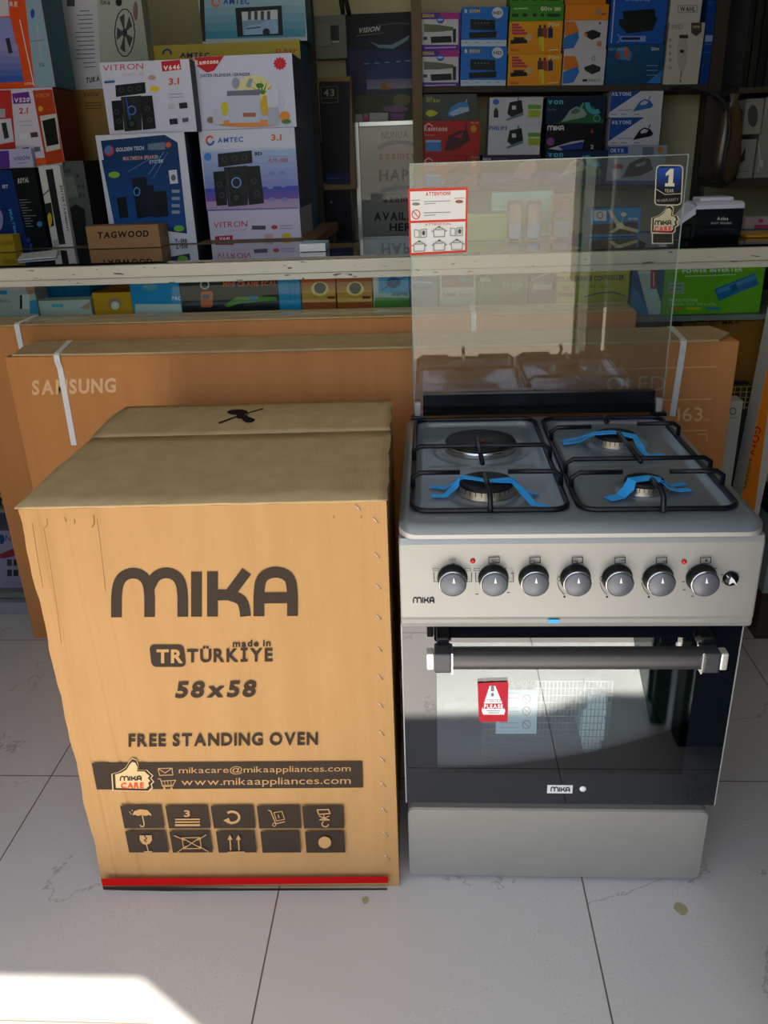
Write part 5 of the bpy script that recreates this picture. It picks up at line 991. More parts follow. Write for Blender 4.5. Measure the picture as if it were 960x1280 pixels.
# framed agent sign
def s1(b):
    b.q('front', [(447, 160), (530, 153), (530, 298), (456, 296)], '#a9a9a6')
    b.t('front', 'NUNUA', 477, 173.5, 510, 8.5, '#3a3c40', y1=171.5, bold=1); b.t('front', 'azamtv', 474, 199, 520, 9.5, '#8c3f44', y1=198, bold=1); b.arc('front', 500, 193, 32, 15, 35, 150, 5, '#3f5f86')
    b.t('front', 'HAPA', 474, 226, 526, 14, '#2e2f32', y1=225, bold=1); b.t('front', 'azamtv', 479, 253, 524, 9.5, '#8c3f44', y1=252, bold=1); b.arc('front', 504, 248, 33, 14, 35, 150, 5, '#3f5f86')
    b.t('front', 'AVAILABLE', 467.5, 275.5, 540, 10, '#2e2f32', y1=274.5, bold=1); b.t('front', 'HERE', 487, 288.5, 523, 9.5, '#2e2f32', y1=288, bold=1)
q, A, w_, h_ = wallthing('', '', '', (453, 535, 158, 297), 2.80, .012, '#a9a9a6', s1)
sg = empty('framed_sign', 'silver framed sign printed AVAILABLE HERE below the dark blue poster', 'sign', A); q.build('sign_face', sg)
FRM = mat('brushed_frame', '#b5b5b0', rough=.3, metal=.7)
for nm, (xa_, xb_, za_, zb_) in (('l', (-.018, .004, -.018, h_+.018)), ('r', (w_-.004, w_+.018, -.018, h_+.018)), ('t', (.0045, w_-.0045, h_-.002, h_+.018)), ('b', (.0045, w_-.0045, -.018, .002))):
    q = MB(); q.box(xa_, xb_, -.008, .02, za_, zb_, FRM, bev=.002); q.build('frame_bar', sg)
q = MB(); q.box(.005, w_-.005, -.0065, -.0045, .003, h_-.003, glassmat('sign_film', tint='#f6f6f4', refl=.45, haze=.01)); tag(q.build('plastic_cover', sg), 'shiny clear plastic cover')
q = MB(); q.box(A.x-.02, A.x+w_+.02, 2.70, 2.892, .002, A.z-.020, WOODD, bev=.003); q.build('wooden_chest', label='dark wooden chest below the framed sign', cat='chest')
# shelf unit
ru = empty('wall_shelf', 'wooden wall shelf holding the iron boxes and decoder boxes', 'shelf', (0, 0, 0))
SY = 2.62; pz1 = at(525, 108, Y=SY); pz1r = at(925, 104.5, Y=SY); pz2 = at(525, 232, Y=SY); pz2r = at(835, 230, Y=SY)
x = at(521, 60, Y=SY).x; b = MB(); b.box(x-.021, x+.021, SY-.03, SY+.01, .001, 2.49, WOOD, bev=.002); b.build('post', ru)
b = MB(); x = at(902, 60, Y=SY).x; b.box(x-.0, x+.03, SY+.18, SY+.22, .001, 2.49, WOODD, bev=.002); b.build('post', ru)
def board(A_, B_, nm='shelf_board', th=.024, x1=None):
    q = MB(); a = math.atan2(B_.z-A_.z, B_.x-A_.x); L_ = (B_-A_).length; q.box(0, L_, 0, WY-SY-.004, -th, -.001, WOODD, bev=.001); o = q.build(nm, ru, loc=(A_.x, SY, A_.z), rot=(0, -a, 0)); return a
ANG1 = board(pz1, pz1r); ANG2 = board(pz2, pz2r)
class Sh(Carton): pass
G1, G2 = 'decoder and clipper boxes on the upper wall shelf', 'iron boxes on the lower wall shelf'
def shelf(name, label, cat, rect, col, row=1, ops=None, on=None, side=None, dY=.003, depth=.165, group=None):
    A_, a = (pz1, ANG1) if row == 1 else (pz2, ANG2); xl, xr, yt, yb = rect; Y = SY+dY
    p = at(xl, yb, Y=Y); zs = A_.z+(p.x-A_.x)*math.tan(a)
    c_ = Carton.__new__(Carton); xr_ = at(xr, yb, Y=Y).x; T = at(xl, yt, Y=Y)
    if on: zs = on.A.z+on.h+(p.x-on.A.x)*math.tan(a)+.0008
    c_.A = Vector((p.x, Y, zs)); c_.ang = a; c_.w = xr_-p.x; c_.h = T.z-zs; c_.d = depth; rot = (0, -a, 0)
    c_.b = MB(mapper(c_.A, rot, c_.w, c_.h, depth)); c_.b.box(0, c_.w, 0, depth, 0, c_.h, PRINT, col, cols=dict(front=col, left=side or col, right=side or col, top=side or col))
    if ops: ops(c_.b)
    c_.o = c_.b.build(name, label=label, cat=cat, group=group or (G1 if row == 1 else G2), loc=c_.A, rot=rot); return c_
def dec(dy):
    def f(b):
        b.q('front', [(525, 15+dy), (574, 15+dy), (574, 60+dy), (525, 62+dy)], '#5b2a9a'); b.q('front', [(550, 15+dy), (574, 15+dy), (574, 24+dy), (550, 24+dy)], '#a8308a'); b.r('front', 527, 24+dy, 573, 56+dy, '#c3c4d2'); b.t('front', 'SONAR', 528, 21.5+dy, 543, 4, '#d8c04a', bold=1); b.e('front', 550.5, 25+dy, 4.6, 4.6, '#2a5fc0'); b.t('front', 'NEW', 547.5, 26+dy, 553.5, 2.4, '#fff', bold=1)
        b.q('front', [(530, 30+dy), (548, 31+dy), (567, 34+dy), (566, 38+dy), (548, 40+dy), (530, 40+dy)], '#5a6f58'); b.q('front', [(538, 46+dy), (564, 45+dy), (565, 53+dy), (539, 54+dy)], '#1a1c20'); b.q('front', [(566, 36+dy), (570, 36+dy), (570, 53+dy), (566, 53+dy)], '#202226'); b.r('front', 529, 46+dy, 534, 50+dy, '#4a4450'); b.s_('front', [(531, 60+dy), (570, 59+dy)], 1.6, '#b0a0d8')
    return f
S1 = shelf('decoder_box', 'purple and white decoder box, lower of the two at the left of the upper shelf', 'box', (525, 573.5, 63, 107.5), '#5b2a9a', 1, dec(47))
shelf('decoder_box', 'purple and white decoder box, upper of the two at the left of the upper shelf', 'box', (526, 575, 16, 62), '#5b2a9a', 1, dec(0), on=S1)
def bis(dy):
    def f(b):
        b.r('front', 576, 50+dy, 634, 58+dy, '#b9cbe4'); b.t('front', 'BISM', 587, 16+dy, 600, 4.4, '#d0c04a', bold=1); b.t('front', 'B', 581, 16+dy, 584, 4.4, '#eee', bold=1); b.e('front', 622, 16+dy, 7, 7, '#c8d4e4'); b.t('front', 'HD', 617, 18+dy, 627, 4, '#3a4458', bold=1)
        b.q('front', [(588, 24+dy), (619, 25+dy), (619, 38+dy), (588, 37+dy)], '#15191f'); b.q('front', [(586, 41+dy), (621, 39+dy), (620, 47+dy), (587, 48+dy)], '#15191f'); [b.r('front', x, 28+dy, x+2, 30+dy, '#5a636c') for x in range(593, 613, 4)]; [b.s_('front', [(x, 53+dy), (x+5, 53+dy)], .9, '#6f88b0') for x in (580, 594, 608, 620)]
    return f
S2 = shelf('decoder_box', 'bright blue decoder box with a black remote, lower of the two', 'box', (575, 632, 59, 108), '#1c6fd0', 1, bis(50))
shelf('decoder_box', 'bright blue decoder box with a black remote, upper of the two', 'box', (576, 633, 9, 58), '#1c6fd0', 1, bis(0), on=S2)
def gty(dy):
    def f(b):
        b.g('front', [(634, 26+dy), (702, 26+dy), (700, 67+dy), (634, 68+dy)], '#dd9d1a', '#d98a14', 4); [b.r('front', 640, 29.5+dy+i*3.6, 649+i*3.4, 32.4+dy+i*3.6, '#b83a52') for i in range(4)]; b.q('front', [(638, 50+dy), (659, 49+dy), (659, 54+dy), (638, 55+dy)], '#1c1c1c'); b.r('front', 642, 46.5+dy, 655, 51+dy, '#24221f'); b.e('front', 661, 47+dy, 4, 4.4, '#c4a88a')
        for x, c in ((675, '#4a3a34'), (681, '#8c3a3a'), (688, '#2a2f5a')): b.e('front', x, 33+dy, 1.6, 2, '#3a281e'); b.q('front', [(x-3, 35+dy), (x+3, 35+dy), (x+3, 47+dy), (x-3, 48+dy)], c)
        b.q('front', [(673, 46+dy), (680, 46+dy), (680, 64+dy), (677, 64+dy), (676, 52+dy), (674, 63+dy)], '#d8c02a'); b.t('front', 'GOtv', 685, 33+dy, 699, 4.6, '#e9d9a0', bold=1); b.t('front', 'GOtv', 638, 64+dy, 649, 3, '#b3301c', bold=1); b.s_('front', [(685, 63+dy), (698, 62+dy)], 1.2, '#e0d0a0')
    return f
S3 = shelf('decoder_box', 'yellow box with three standing people, lower of the two on the upper shelf', 'box', (634, 700, 68, 107), '#dd9d1a', 1, gty(41), side='#4f8a24')
S3b = shelf('decoder_box', 'yellow box with three standing people, upper of the two on the upper shelf', 'box', (635, 701, 27, 67), '#dd9d1a', 1, gty(0), on=S3, side='#4f8a24')
def gtg(dy):
    def f(b): b.t('front', 'GOtv', 676, 13+dy, 690, 4.6, '#d9ead0', bold=1); b.r('front', 693, 9+dy, 701, 13.5+dy, '#a8c498'); b.s_('front', [(642, 11+dy), (660, 10.5+dy)], 1.2, '#bcd8ac'); [b.r('front', x, 17+dy, x+w2, 21+dy, '#1f3a1c') for x, w2 in ((640, 8), (653, 6), (666, 5), (676, 4), (684, 16))]
    return f
S3c = shelf('decoder_box', 'flat green decoder box lying directly on the yellow boxes', 'box', (637, 704, 7, 25), '#3f8a28', 1, gtg(0), on=S3b)
shelf('decoder_box', 'topmost green decoder box cut by the top of the photo', 'box', (637, 704, -16, 5), '#3f8a28', 1, gtg(-20), on=S3c)
def mib(dy, k):
    def f(b):
        b.q('front', [(705, 27+dy), (719, 27+dy), (724, 40+dy), (716, 46+dy), (704, 44+dy)], '#d07428') ; b.q('front', [(704, 47+dy), (722, 40+dy), (724, 47+dy), (717, 60+dy), (703, 62+dy)], '#2f70c0'); b.q('front', [(730, 41+dy), (741, 37+dy), (751, 41+dy), (750, 46+dy), (740, 50+dy), (731, 45+dy)], '#23282a')
        if k: b.q('front', [(730, 41+dy), (734, 42+dy), (734, 47+dy), (731, 45+dy)], '#c8742a'); b.q('front', [(746, 52+dy), (752, 51+dy), (752, 58+dy), (746, 58+dy)], '#c87a6a'); b.e('front', 750, 29+dy, 1.4, 2, '#8a3a6a')
        else: b.t('front', 'Smart', 735, 59+dy, 750, 4.4, '#4f9a4a', bold=1); b.arc('front', 742, 30+dy, 2, 2.4, 0, 360, .8, '#666'); b.r('front', 728, 56+dy, 734, 59+dy, '#333')
    return f
S4 = shelf('media_box', 'white box with an orange and blue corner, lower of the two', 'box', (702, 754, 62.5, 107), '#bdbfcb', 1, mib(43, 0))
S4b = shelf('media_box', 'white box with an orange and blue corner, upper of the two', 'box', (704, 757, 26, 62), '#bdbfcb', 1, mib(0, 1), on=S4)
S4c = shelf('media_box', 'orange box with a small code square on the white boxes', 'box', (706, 760, 6, 25), '#d9821c', 1, lambda b: (b.r('front', 745, 11, 751, 18, '#8f8a7a'), b.t('front', 'mi', 752, 19, 757, 3.5, '#5a3a14', bold=1)), on=S4b)
shelf('media_box', 'topmost orange box cut by the top of the photo', 'box', (706, 757, -16, 5), '#cf7a1a', 1, None, on=S4c)
def h1(b): b.g('front', [(757, 56), (829, 56), (829, 104), (755, 104)], '#1c4f7c', '#12406c', 4); b.q('front', [(769, 62), (782, 58), (790, 66), (788, 76), (774, 74)], '#3f7ab8'); b.e('front', 783, 66, 3, 8, '#b0583a'); b.e('front', 772, 70, 3, 5, '#8a4a4a'); b.q('front', [(760, 84), (793, 82), (800, 90), (797, 97), (760, 98)], '#1f4a66'); b.q('front', [(808, 104), (829, 86), (829, 104)], '#2f7cc8'); b.t('front', 'GOtv', 814, 63, 824, 4, '#c8d4e0', bold=1); b.t('front', 'MAKE IT GREAT', 757, 63, 782, 3, '#9fc0d8'); [b.s_('front', [(808, y), (822, y)], .8, '#7aa0c0') for y in (82, 88, 94)]
S5 = shelf('decoder_box', 'dark blue box with small orange figures beside the white hair clipper box', 'box', (756, 826, 56, 105), '#12406c', 1, h1)
def h2_(b): b.q('front', [(778, 14), (818, 11), (820, 24), (780, 26)], '#161c1e'); b.q('front', [(774, 24), (822, 22), (816, 38), (784, 42), (774, 32)], '#1a2024'); b.r('front', 776, 45, 807, 52, '#7f9ad0'); b.r('front', 777, 46.5, 800, 50, '#1c2a5a'); b.t('front', 'SAMSUNG', 782, 1, 812, 4, '#8fb4e0', bold=1); b.arc('front', 771, 48, 4, 5, -90, 90, 1, '#8fa8d8'); b.s_('front', [(764, 54), (768, 0)], 1.4, '#a9c0e0')
shelf('phone_box', 'bright blue box with a dark device above the dark blue box', 'box', (760, 829, -14, 55), '#1b55b4', 1, h2_, on=S5)
def h3(b): b.t('front', 'WAHL', 839, 35.5, 851, 3.6, '#444'); b.s_('front', [(836.5, 31.5), (853, 31), (853, 36), (837, 36.5), (836.5, 31.5)], .6, '#777'); b.q('front', [(864, 28), (877, 28), (877, 40), (870, 45.5), (864, 41)], '#4a463a'); b.t('front', 'NEW', 866, 35, 875, 3, '#c8c2a0', bold=1); b.q('front', [(849, 49), (858, 48), (860, 58), (858, 80), (855, 89), (850, 89), (847, 80), (846, 58)], '#a6a6a4'); b.r('front', 849, 43.5, 860, 48, '#3a3436'); b.r('front', 850, 62.5, 855, 66, '#222'); b.s_('front', [(852, 89), (851, 95), (850.5, 103)], 1.2, '#2a2a2a'); b.s_('front', [(832, 98), (870, 98)], 2, '#c6b98a'); [b.e('front', 837.5, y, 1.8, 2, '#8f8f8c') for y in (50, 58, 67, 75, 85)]
S6 = shelf('clipper_box', 'tall white box with a white hair clipper picture on the upper shelf', 'box', (828.5, 872, 29, 103), '#bdbbb8', 1, h3)
shelf('clipper_box', 'plain white box with framed black lettering on top of the clipper picture box', 'box', (835.5, 874.5, -22, 27.5), '#bfbec0', 1, lambda b: (b.t('front', 'WAHL', 850, 14, 869, 5.6, '#33302f', bold=1), b.s_('front', [(847.5, 7), (871.5, 6.5), (871, 15.5), (848, 16), (847.5, 7)], .8, '#777')), on=S6)
def h4(dy):
    def f(b): b.q('front', [(896, 54+dy), (903, 52+dy), (905, 60+dy), (902, 86+dy), (897, 86+dy)], '#111a26'); b.e('front', 882, 77+dy, 3.6, 3.6, '#223a5a'); b.r('front', 879, 44+dy, 891, 52+dy, '#8fa4d8'); b.s_('front', [(879, 56+dy), (890, 55+dy)], 1, '#4f7ac0'); b.s_('front', [(878, 66+dy), (890, 65+dy)], 1, '#3f6ab0'); b.q('front', [(896, 54+dy), (903, 52+dy), (903, 57+dy), (896, 59+dy)], '#5f7488')
    return f
S7 = shelf('shaver_box', 'dark blue box with a black shaver picture, lower of the two', 'box', (874, 909, 40, 102), '#123c8c', 1, h4(0))
shelf('shaver_box', 'dark blue box with a black shaver picture, upper of the two', 'box', (880, 915, -20, 39), '#123c8c', 1, h4(-62), on=S7)
# irons row
def iron(b, cx, cy, k, c1, c2, flip=1):
    P = [(-20, 14), (18, 6), (22, 1), (16, -8), (4, -12), (-6, -6), (-14, 6)]; b.q('front', [(cx+flip*x*k, cy+y*k) for x, y in P], c1)
    P = [(-4, -4), (4, -9), (12, -6), (8, -1), (-3, 1)]; b.q('front', [(cx+flip*x*k, cy+y*k) for x, y in P], c2); b.s_('front', [(cx+flip*12*k, cy-8*k), (cx+flip*16*k, cy-18*k)], 2*k, c1)
def p1(b): b.t('front', 'DRY IRON', 533, 127.5, 550, 4, '#b0b83a', bold=1, y1=128); b.q('front', [(532, 142), (535, 138), (540, 137), (548, 141), (543, 145), (536, 146)], '#b8b42a'); b.q('front', [(559, 145), (563, 134), (574, 128), (584, 127), (587, 138), (566, 146)], '#3f7cc0'); b.q('front', [(561, 142), (575, 134), (586, 134), (586, 139), (566, 145)], '#9ab8d8'); b.s_('front', [(582, 128), (584, 124)], 1.6, '#8fa8c0'); b.t('front', 'MORE', 533, 123.5, 541, 2.4, '#b5b5b0')
def p2(dy, f2=True):
    def f(b):
        b.t('front', 'Ramtons', 530, 163.5+dy, 559, 6, '#d9b8b8', bold=1); b.s_('front', [(530, 158+dy), (536, 154.5+dy), (541, 158+dy)], 1.4, '#d9b8b8'); b.t('front', 'Dry Iron', 531, 170+dy, 543, 2.6, '#d9a0a0'); b.r('front', 532, 175+dy, 551, 189+dy, '#3f7ac0'); b.r('front', 532, 175+dy, 551, 178+dy, '#8fb0d8'); b.q('front', [(555, 189+dy), (561, 170+dy), (575, 163+dy), (585, 163+dy), (588, 176+dy), (570, 187+dy)], '#4a2426'); b.q('front', [(567, 171+dy), (579, 166+dy), (577, 173+dy)], '#a8242a'); b.s_('front', [(582, 163+dy), (583, 154+dy)], 1.4, '#1c1416'); b.e('front', 592, 161+dy, 3.6, 4.4, '#c88a2a'); b.t('front', 'YES 600', 588, 154.5+dy, 598, 2, '#e0b0b0')
    return f
R1 = shelf('iron_box', 'red iron box partly seen through the glass lid, lower of the two', 'box', (528, 597, 195, 232), '#a8221c', 2, p2(43))
R1b = shelf('iron_box', 'red iron box with a black iron, upper of the two on the lower shelf', 'box', (528.5, 599, 151, 194), '#a8221c', 2, p2(0), on=R1)
shelf('iron_box', 'dark grey box printed DRY IRON with a blue iron picture', 'box', (529, 595, 118, 150), '#454b48', 2, p1, on=R1b)
def p3(b): b.q('front', [(640, 222), (650, 204), (668, 198), (672, 210), (660, 224)], '#b07a94'); b.t('front', 'PHILIPS', 604, 201, 614, 3.6, '#c8c8e0', bold=1); b.t('front', 'EASY IRON', 617, 200, 634, 2.8, '#8a6a9a'); b.s_('front', [(620, 226), (638, 224)], 1.6, '#5f4a68')
R2 = shelf('iron_box', 'dark purple box under the two white iron boxes', 'box', (602, 674, 194, 232), '#3a2346', 2, p3)
def p4(dy, ph):
    def f(b):
        b.q('front', [(634, 142+dy), (637, 128+dy), (652, 125+dy), (654, 140+dy), (640, 147+dy)], '#15191c'); b.q('front', [(632, 149+dy), (654, 140+dy), (654, 144+dy), (634, 151+dy)], '#5f7484'); b.r('front', 640, 132+dy, 645, 137+dy, '#c8ccd0'); b.s_('front', [(648, 126+dy), (648, 122+dy)], 1.4, '#222'); b.r('front', 660, 131+dy, 676, 136+dy, '#5a9a2a'); b.r('front', 660, 137.5+dy, 676, 147+dy, '#a9b83a'); [b.s_('front', [(662, y+dy), (674, y+dy)], .7, '#6f7a2a') for y in (139.5, 142, 144.5)]
        if ph: b.t('front', 'PHILIPS', 611.5, 162.5+dy-35, 634, 4.6, '#1f4a9a', bold=1)
        else: b.e('front', 620, 127.5+dy, 4, 3.6, '#2a6fc0'); b.q('front', [(617, 147+dy), (617, 139+dy), (620, 134+dy), (623, 139+dy), (623, 147+dy)], '#23282c')
    return f
R3 = shelf('iron_box', 'white box with blue lettering and a black iron, lower of the two white ones', 'box', (609.5, 674, 157.5, 193.5), '#c0c4ce', 2, p4(35, 1), on=R2)
shelf('iron_box', 'white box with a blue dot and black iron, upper of the two white ones', 'box', (611, 677, 122, 157), '#bcbfcc', 2, p4(0, 0), on=R3)
def p5(dy):
    def f(b):
        b.t('front', 'von', 685, 130+dy, 704, 7, '#4fb0c0', bold=1); b.t('front', 'Dry Iron', 685, 138+dy, 695, 2.6, '#3f9aa0'); b.q('front', [(696, 155+dy), (730, 128+dy), (742, 133+dy), (757, 155+dy)], '#24603a'); b.arc('front', 744, 128+dy, 10, 12, 180, 300, 6, '#3fa0b8'); iron(b, 717, 142+dy, .75, '#8a9a98', '#4f6a66'); b.arc('front', 746, 148+dy, 4, 4, 0, 360, .8, '#6fb0b0')
    return f
R4 = shelf('iron_box', 'dark blue and green iron box partly seen through the lid, lowest of its stack', 'box', (680, 757, 189, 232), '#132c58', 2, p5(66))
def p6(b): b.mika('front', 684, 163, 705, 6.5, 1.5, '#d0d0d4', y1=163); b.q('front', [(685, 186), (715, 177), (730, 175), (728, 183), (700, 188)], '#b9bdc8'); b.q('front', [(698, 183), (729, 177), (728, 186), (704, 188)], '#1f3a8a'); b.e('front', 688, 177, 5, 5, '#8a4a8a'); b.q('front', [(738, 166), (740, 160), (742, 166)], '#a8301c'); b.t('front', '2', 738, 186, 742, 5, '#c8c8c8', bold=1)
R5 = shelf('iron_box', 'black iron box between two dark green and blue iron boxes', 'box', (681, 752, 155, 188), '#101218', 2, p6, on=R4)
shelf('iron_box', 'dark green iron box with light blue lettering on top of the black iron box', 'box', (682, 755, 121, 154), '#13243c', 2, p5(0), on=R5)
def p7(dy, bl):
    def f(b):
        b.q('front', [(761, 111+dy), (807, 110+dy), (761, 141+dy)], '#1f4a9c'); b.t('front', 'AILYONS', 764.5, 119.5+dy, 789, 4.4, '#c8d4ea', bold=1); iron(b, 803, 131+dy, .62, '#2f6ab0' if bl else '#171a1e', '#b9c4d8', 1); b.s_('front', [(772, 138+dy), (790, 137+dy)], 1.2, '#7a98cc'); [b.s_('front', [(x, 143+dy), (x+7, 143+dy)], 1, '#5a74a8') for x in (764, 776, 792)]
    return f
def p8(b):
    b.r('front', 752, 226, 828, 234, '#1f4f9c'); b.q('front', [(760, 184), (785, 183), (785, 192), (761, 193)], '#1f4a9c'); b.t('front', 'ORYX', 763, 190.5, 780, 4.6, '#c8d4ea', bold=1); b.q('front', [(778, 222), (787, 204), (803, 197), (812, 198), (816, 212), (800, 220)], '#24282a'); b.q('front', [(793, 206), (808, 201), (806, 206), (796, 209)], '#8a8f98'); b.e('front', 771, 217, 6, 7, '#b9c0d0'); b.e('front', 772, 208, 7, 3, '#a83a4a'); b.e('front', 825, 187, 3.4, 4, '#c8801e'); b.s_('front', [(809, 197), (810, 190)], 1.6, '#222'); b.r('front', 803, 184, 817, 196, '#6a7084')
R6 = shelf('iron_box', 'grey and blue box with a black iron, lowest at the right of the lower shelf', 'box', (757, 829, 182, 231), '#9aa2b4', 2, p8)
R7 = shelf('iron_box', 'white box with blue corner and a black iron, at the right of the lower shelf', 'box', (760, 823, 147, 181.5), '#c6c9d6', 2, p7(35.5, 0), on=R6)
shelf('iron_box', 'white box with blue corner and a blue iron, at the right of the lower shelf', 'box', (761, 826, 111, 146), '#c6c9d6', 2, p7(0, 1), on=R7)
# ------------------------------------------------------------------ on the counter at the right
def f1(b):
    b.g('front', [(734, 262), (798, 260), (798, 278), (734, 280)], '#2f7ab4', '#2f74a8', 2); b.q('front', [(738, 281), (797, 277), (797, 293), (738, 293)], '#4a3a24'); b.r('front', 742, 263, 758, 276, '#c6c8cc'); b.arc('front', 750, 269, 3.6, 4, 0, 360, 1.1, '#b0243a')
    b.q('front', [(759, 263), (763, 262), (776, 281), (772, 284)], '#c0b28c'); b.q('front', [(772, 280), (798, 287), (797, 291), (772, 285)], '#c0b28c'); b.q('front', [(774, 281), (762, 290), (766, 291), (778, 284)], '#c0b28c'); b.e('front', 775, 282, 5, 4, '#d0c6a8'); b.e('front', 779.5, 268, 3.6, 2.6, '#c6c0a8'); b.s_('front', [(779, 270), (777, 280)], 1, '#c0b28c'); b.t('front', 'AILYONS', 785, 275, 797, 3, '#d8dde0', bold=1)
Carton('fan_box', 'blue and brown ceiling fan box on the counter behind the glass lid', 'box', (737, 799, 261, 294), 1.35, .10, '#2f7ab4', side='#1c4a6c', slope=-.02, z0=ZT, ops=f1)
for k, (x0, x1) in enumerate(((633, 652), (656, 676), (688, 714))):
    t_ = at(x0, 295, Y=1.30); u_ = at(x1, 295, Y=1.30); Z1 = at(x0, 243 if k == 2 else 250, Y=1.30).z; wd = u_.x-t_.x
    r_ = empty('blister_pack', ('clear blister pack with a pale blue card, leftmost of three on the counter', 'clear blister pack with a pale blue card, middle of three on the counter', 'clear blister pack with a red car shape, rightmost of three on the counter')[k], 'blister pack', (t_.x, 1.30, ZT), group='blister packs on the counter')
    q = MB(); q.box(0, wd, .0, .002, 0, Z1-ZT, PRINT, lin('#b98a84' if k < 2 else '#a8785a')); q.build('backing_card', r_)
    q = MB(); q.box(wd*.1, wd*.9, -.008, -.0005, .004, (Z1-ZT)*.42, PRINT, lin('#8f9cc8'), bev=.002); q.build('blue_card', r_)
    q = MB(); P = rrect(.001, wd-.001, .001, Z1-ZT-.003, wd*.3, 6); n_ = len(P)
    q.add([(x, -.001, z) for x, z in P]+[(wd/2+(x-wd/2)*.8, -.02, (Z1-ZT)/2+(z-(Z1-ZT)/2)*.86) for x, z in P], [tuple(range(n_, 2*n_))]+[(i, (i+1) % n_, n_+(i+1) % n_, n_+i) for i in range(n_)], PLASTICBAG, smooth=False); q.build('plastic_blister', r_)
    if k == 2: q = MB(); q.box(wd*.15, wd*.85, -.012, -.001, (Z1-ZT)*.5, (Z1-ZT)*.62, PRINT, lin('#6a7fa8'), bev=.003); q.box(wd*.25, wd*.75, -.012, -.001, (Z1-ZT)*.66, (Z1-ZT)*.85, PRINT, lin('#b03a2a'), bev=.003); q.build('toy', r_)
Carton('product_box', 'pale green flat box on the counter beside the attention sticker', 'box', (584, 642, 268, 289), 1.34, .06, '#9cae62', slope=-.015, z0=ZT, ops=lambda b: (b.t('front', 'U', 590, 284, 594, 5, '#c8a82a', bold=1), b.s_('front', [(600, 272), (636, 271)], 1, '#7f9a4a')))
Carton('product_box', 'pale teal box standing behind the blister packs on the counter', 'box', (614, 690, 241, 291), 1.42, .05, '#7fae9c', slope=-.015, z0=ZT, ops=lambda b: (b.g('front', [(612, 240), (692, 239), (692, 291), (612, 291)], '#8fc0bc', '#7fa070', 6), [b.s_('front', [(616, y), (645, y-.5)], 1.2, '#b8d4c8') for y in (262, 268, 274)], b.t('front', 'E', 609, 288, 614, 12, '#2f6a4a')))
# receipt printer
PX0 = at(866, 303, Y=1.17).x; PX1 = at(924, 303, Y=1.17).x; PY = 1.17; PH = at(870, 262, Y=PY).z-ZT
pr = empty('receipt_printer', 'black and white receipt machine on the right end of the counter', 'receipt machine', (PX0, PY, ZT)); wd = PX1-PX0
WHP = mat('white_plastic', '#cdd2e2', rough=.35); BKP = mat('black_plastic', '#12181c', rough=.3)
pf = [(.012, 0), (0, .012), (-.004, PH*.5), (-.002, PH*.98), (.10, PH*.98), (.13, .0)]
def prism(q, pf, x0, x1, m): k = len(pf); q.add([(x, y, z) for x in (x0, x1) for y, z in pf], [(i, (i+1) % k, k+(i+1) % k, k+i)[::-1] for i in range(k)]+[tuple(range(k)), tuple(range(k, 2*k))[::-1]], m)
q = MB(mapper((PX0, PY-.0032, ZT), (0, 0, 0), wd, PH, .1)); prism(q, pf, 0, wd, BKP); q.t('front', 'Aclas', 896, 275, 910, 4, '#c8d0d4', bold=1); q.t('front', 'RUT SERIES', 889, 280, 914, 2.4, '#a8b0b4', bold=1); q.s_('front', [(874, 287), (924, 286)], .8, '#3a444a')
for i in range(len(q.v)):
    if i >= len(pf)*2: q.v[i] = (q.v[i][0], q.v[i][1]-.0045, q.v[i][2])
q.build('printer_body', pr)
q = MB(); prism(q, [(-.004, PH+.0005), (-.003, PH*1.13), (.015, PH*1.22), (.10, PH*1.22), (.10, PH+.0005)], -.001, wd+.001, WHP); q.build('printer_cover', pr)
q = MB(); q.box(wd*.1, wd*.82, .018, .09, PH*1.225, PH*1.36, WHP, bev=.004); q.build('paper_lid', pr)
q = MB(); q.add([(-.001, .0, PH*1.1), (-.001, .1, PH*1.2), (-.075, .07, .012), (-.001, .0, PH*.85), (-.001, .1, PH*.9), (-.068, .07, .003)], [(0, 1, 2), (3, 5, 4), (0, 2, 5, 3), (1, 4, 5, 2), (0, 3, 4, 1)], WHP); q.build('side_wing', pr)
q = MB(); q.box(-.045, -.001, .03, .09, .001, PH*.45, BKP, bev=.003); q.build('keypad_base', pr)
# far right: rack with pale boxes
RX = at(905, 200, Y=2.3).x; rk = empty('side_rack', 'dark rack with pale boxes at the right edge of the photo', 'rack', (0, 0, 0)); zr = at(925, 223, Y=2.3).z; zr2 = at(925, 117, Y=2.3).z
RXX = 1.70
q = MB(); q.box(RX, RXX, 2.29, 2.60, zr-.035, zr-.001, WOODD, bev=.002); q.build('rack_board', rk)
q = MB(); q.box(RX+.02, RXX, 2.29, 2.60, zr2, zr2+.02, WOODD, bev=.002); q.build('rack_board', rk)
q = MB(); q.box(RX, RX+.02, 2.57, 2.60, .001, zr-.036, WOODD); q.box(RXX-.03, RXX, 2.57, 2.60, .001, zr-.036, WOODD); q.build('rack_leg', rk)
q = MB(); q.box(RX, RXX, 2.601, 2.615, zr-.035, zr2+.40, WOODD); q.build('rack_back', rk)
GR = 'pale boxes on the side rack'
def rb(label, rect, ops, on=None, name='product_box', col='#8f8d88'):
    xl, xr_, yt, yb = rect; Y = 2.31; x0 = at(xl, yb, Y=Y).x; x1 = at(xr_, yb, Y=Y).x; z0 = on or zr; z1 = at(xl, yt, Y=Y).z
    q = MB(mapper(Vector((x0, Y, z0)), (0, 0, 0), x1-x0, z1-z0, .2)); q.box(0, x1-x0, 0, .2, 0, z1-z0, PRINT, col)
    ops(q); q.build(name, loc=(x0, Y, z0), label=label, cat='box', group=GR); return z1+.001
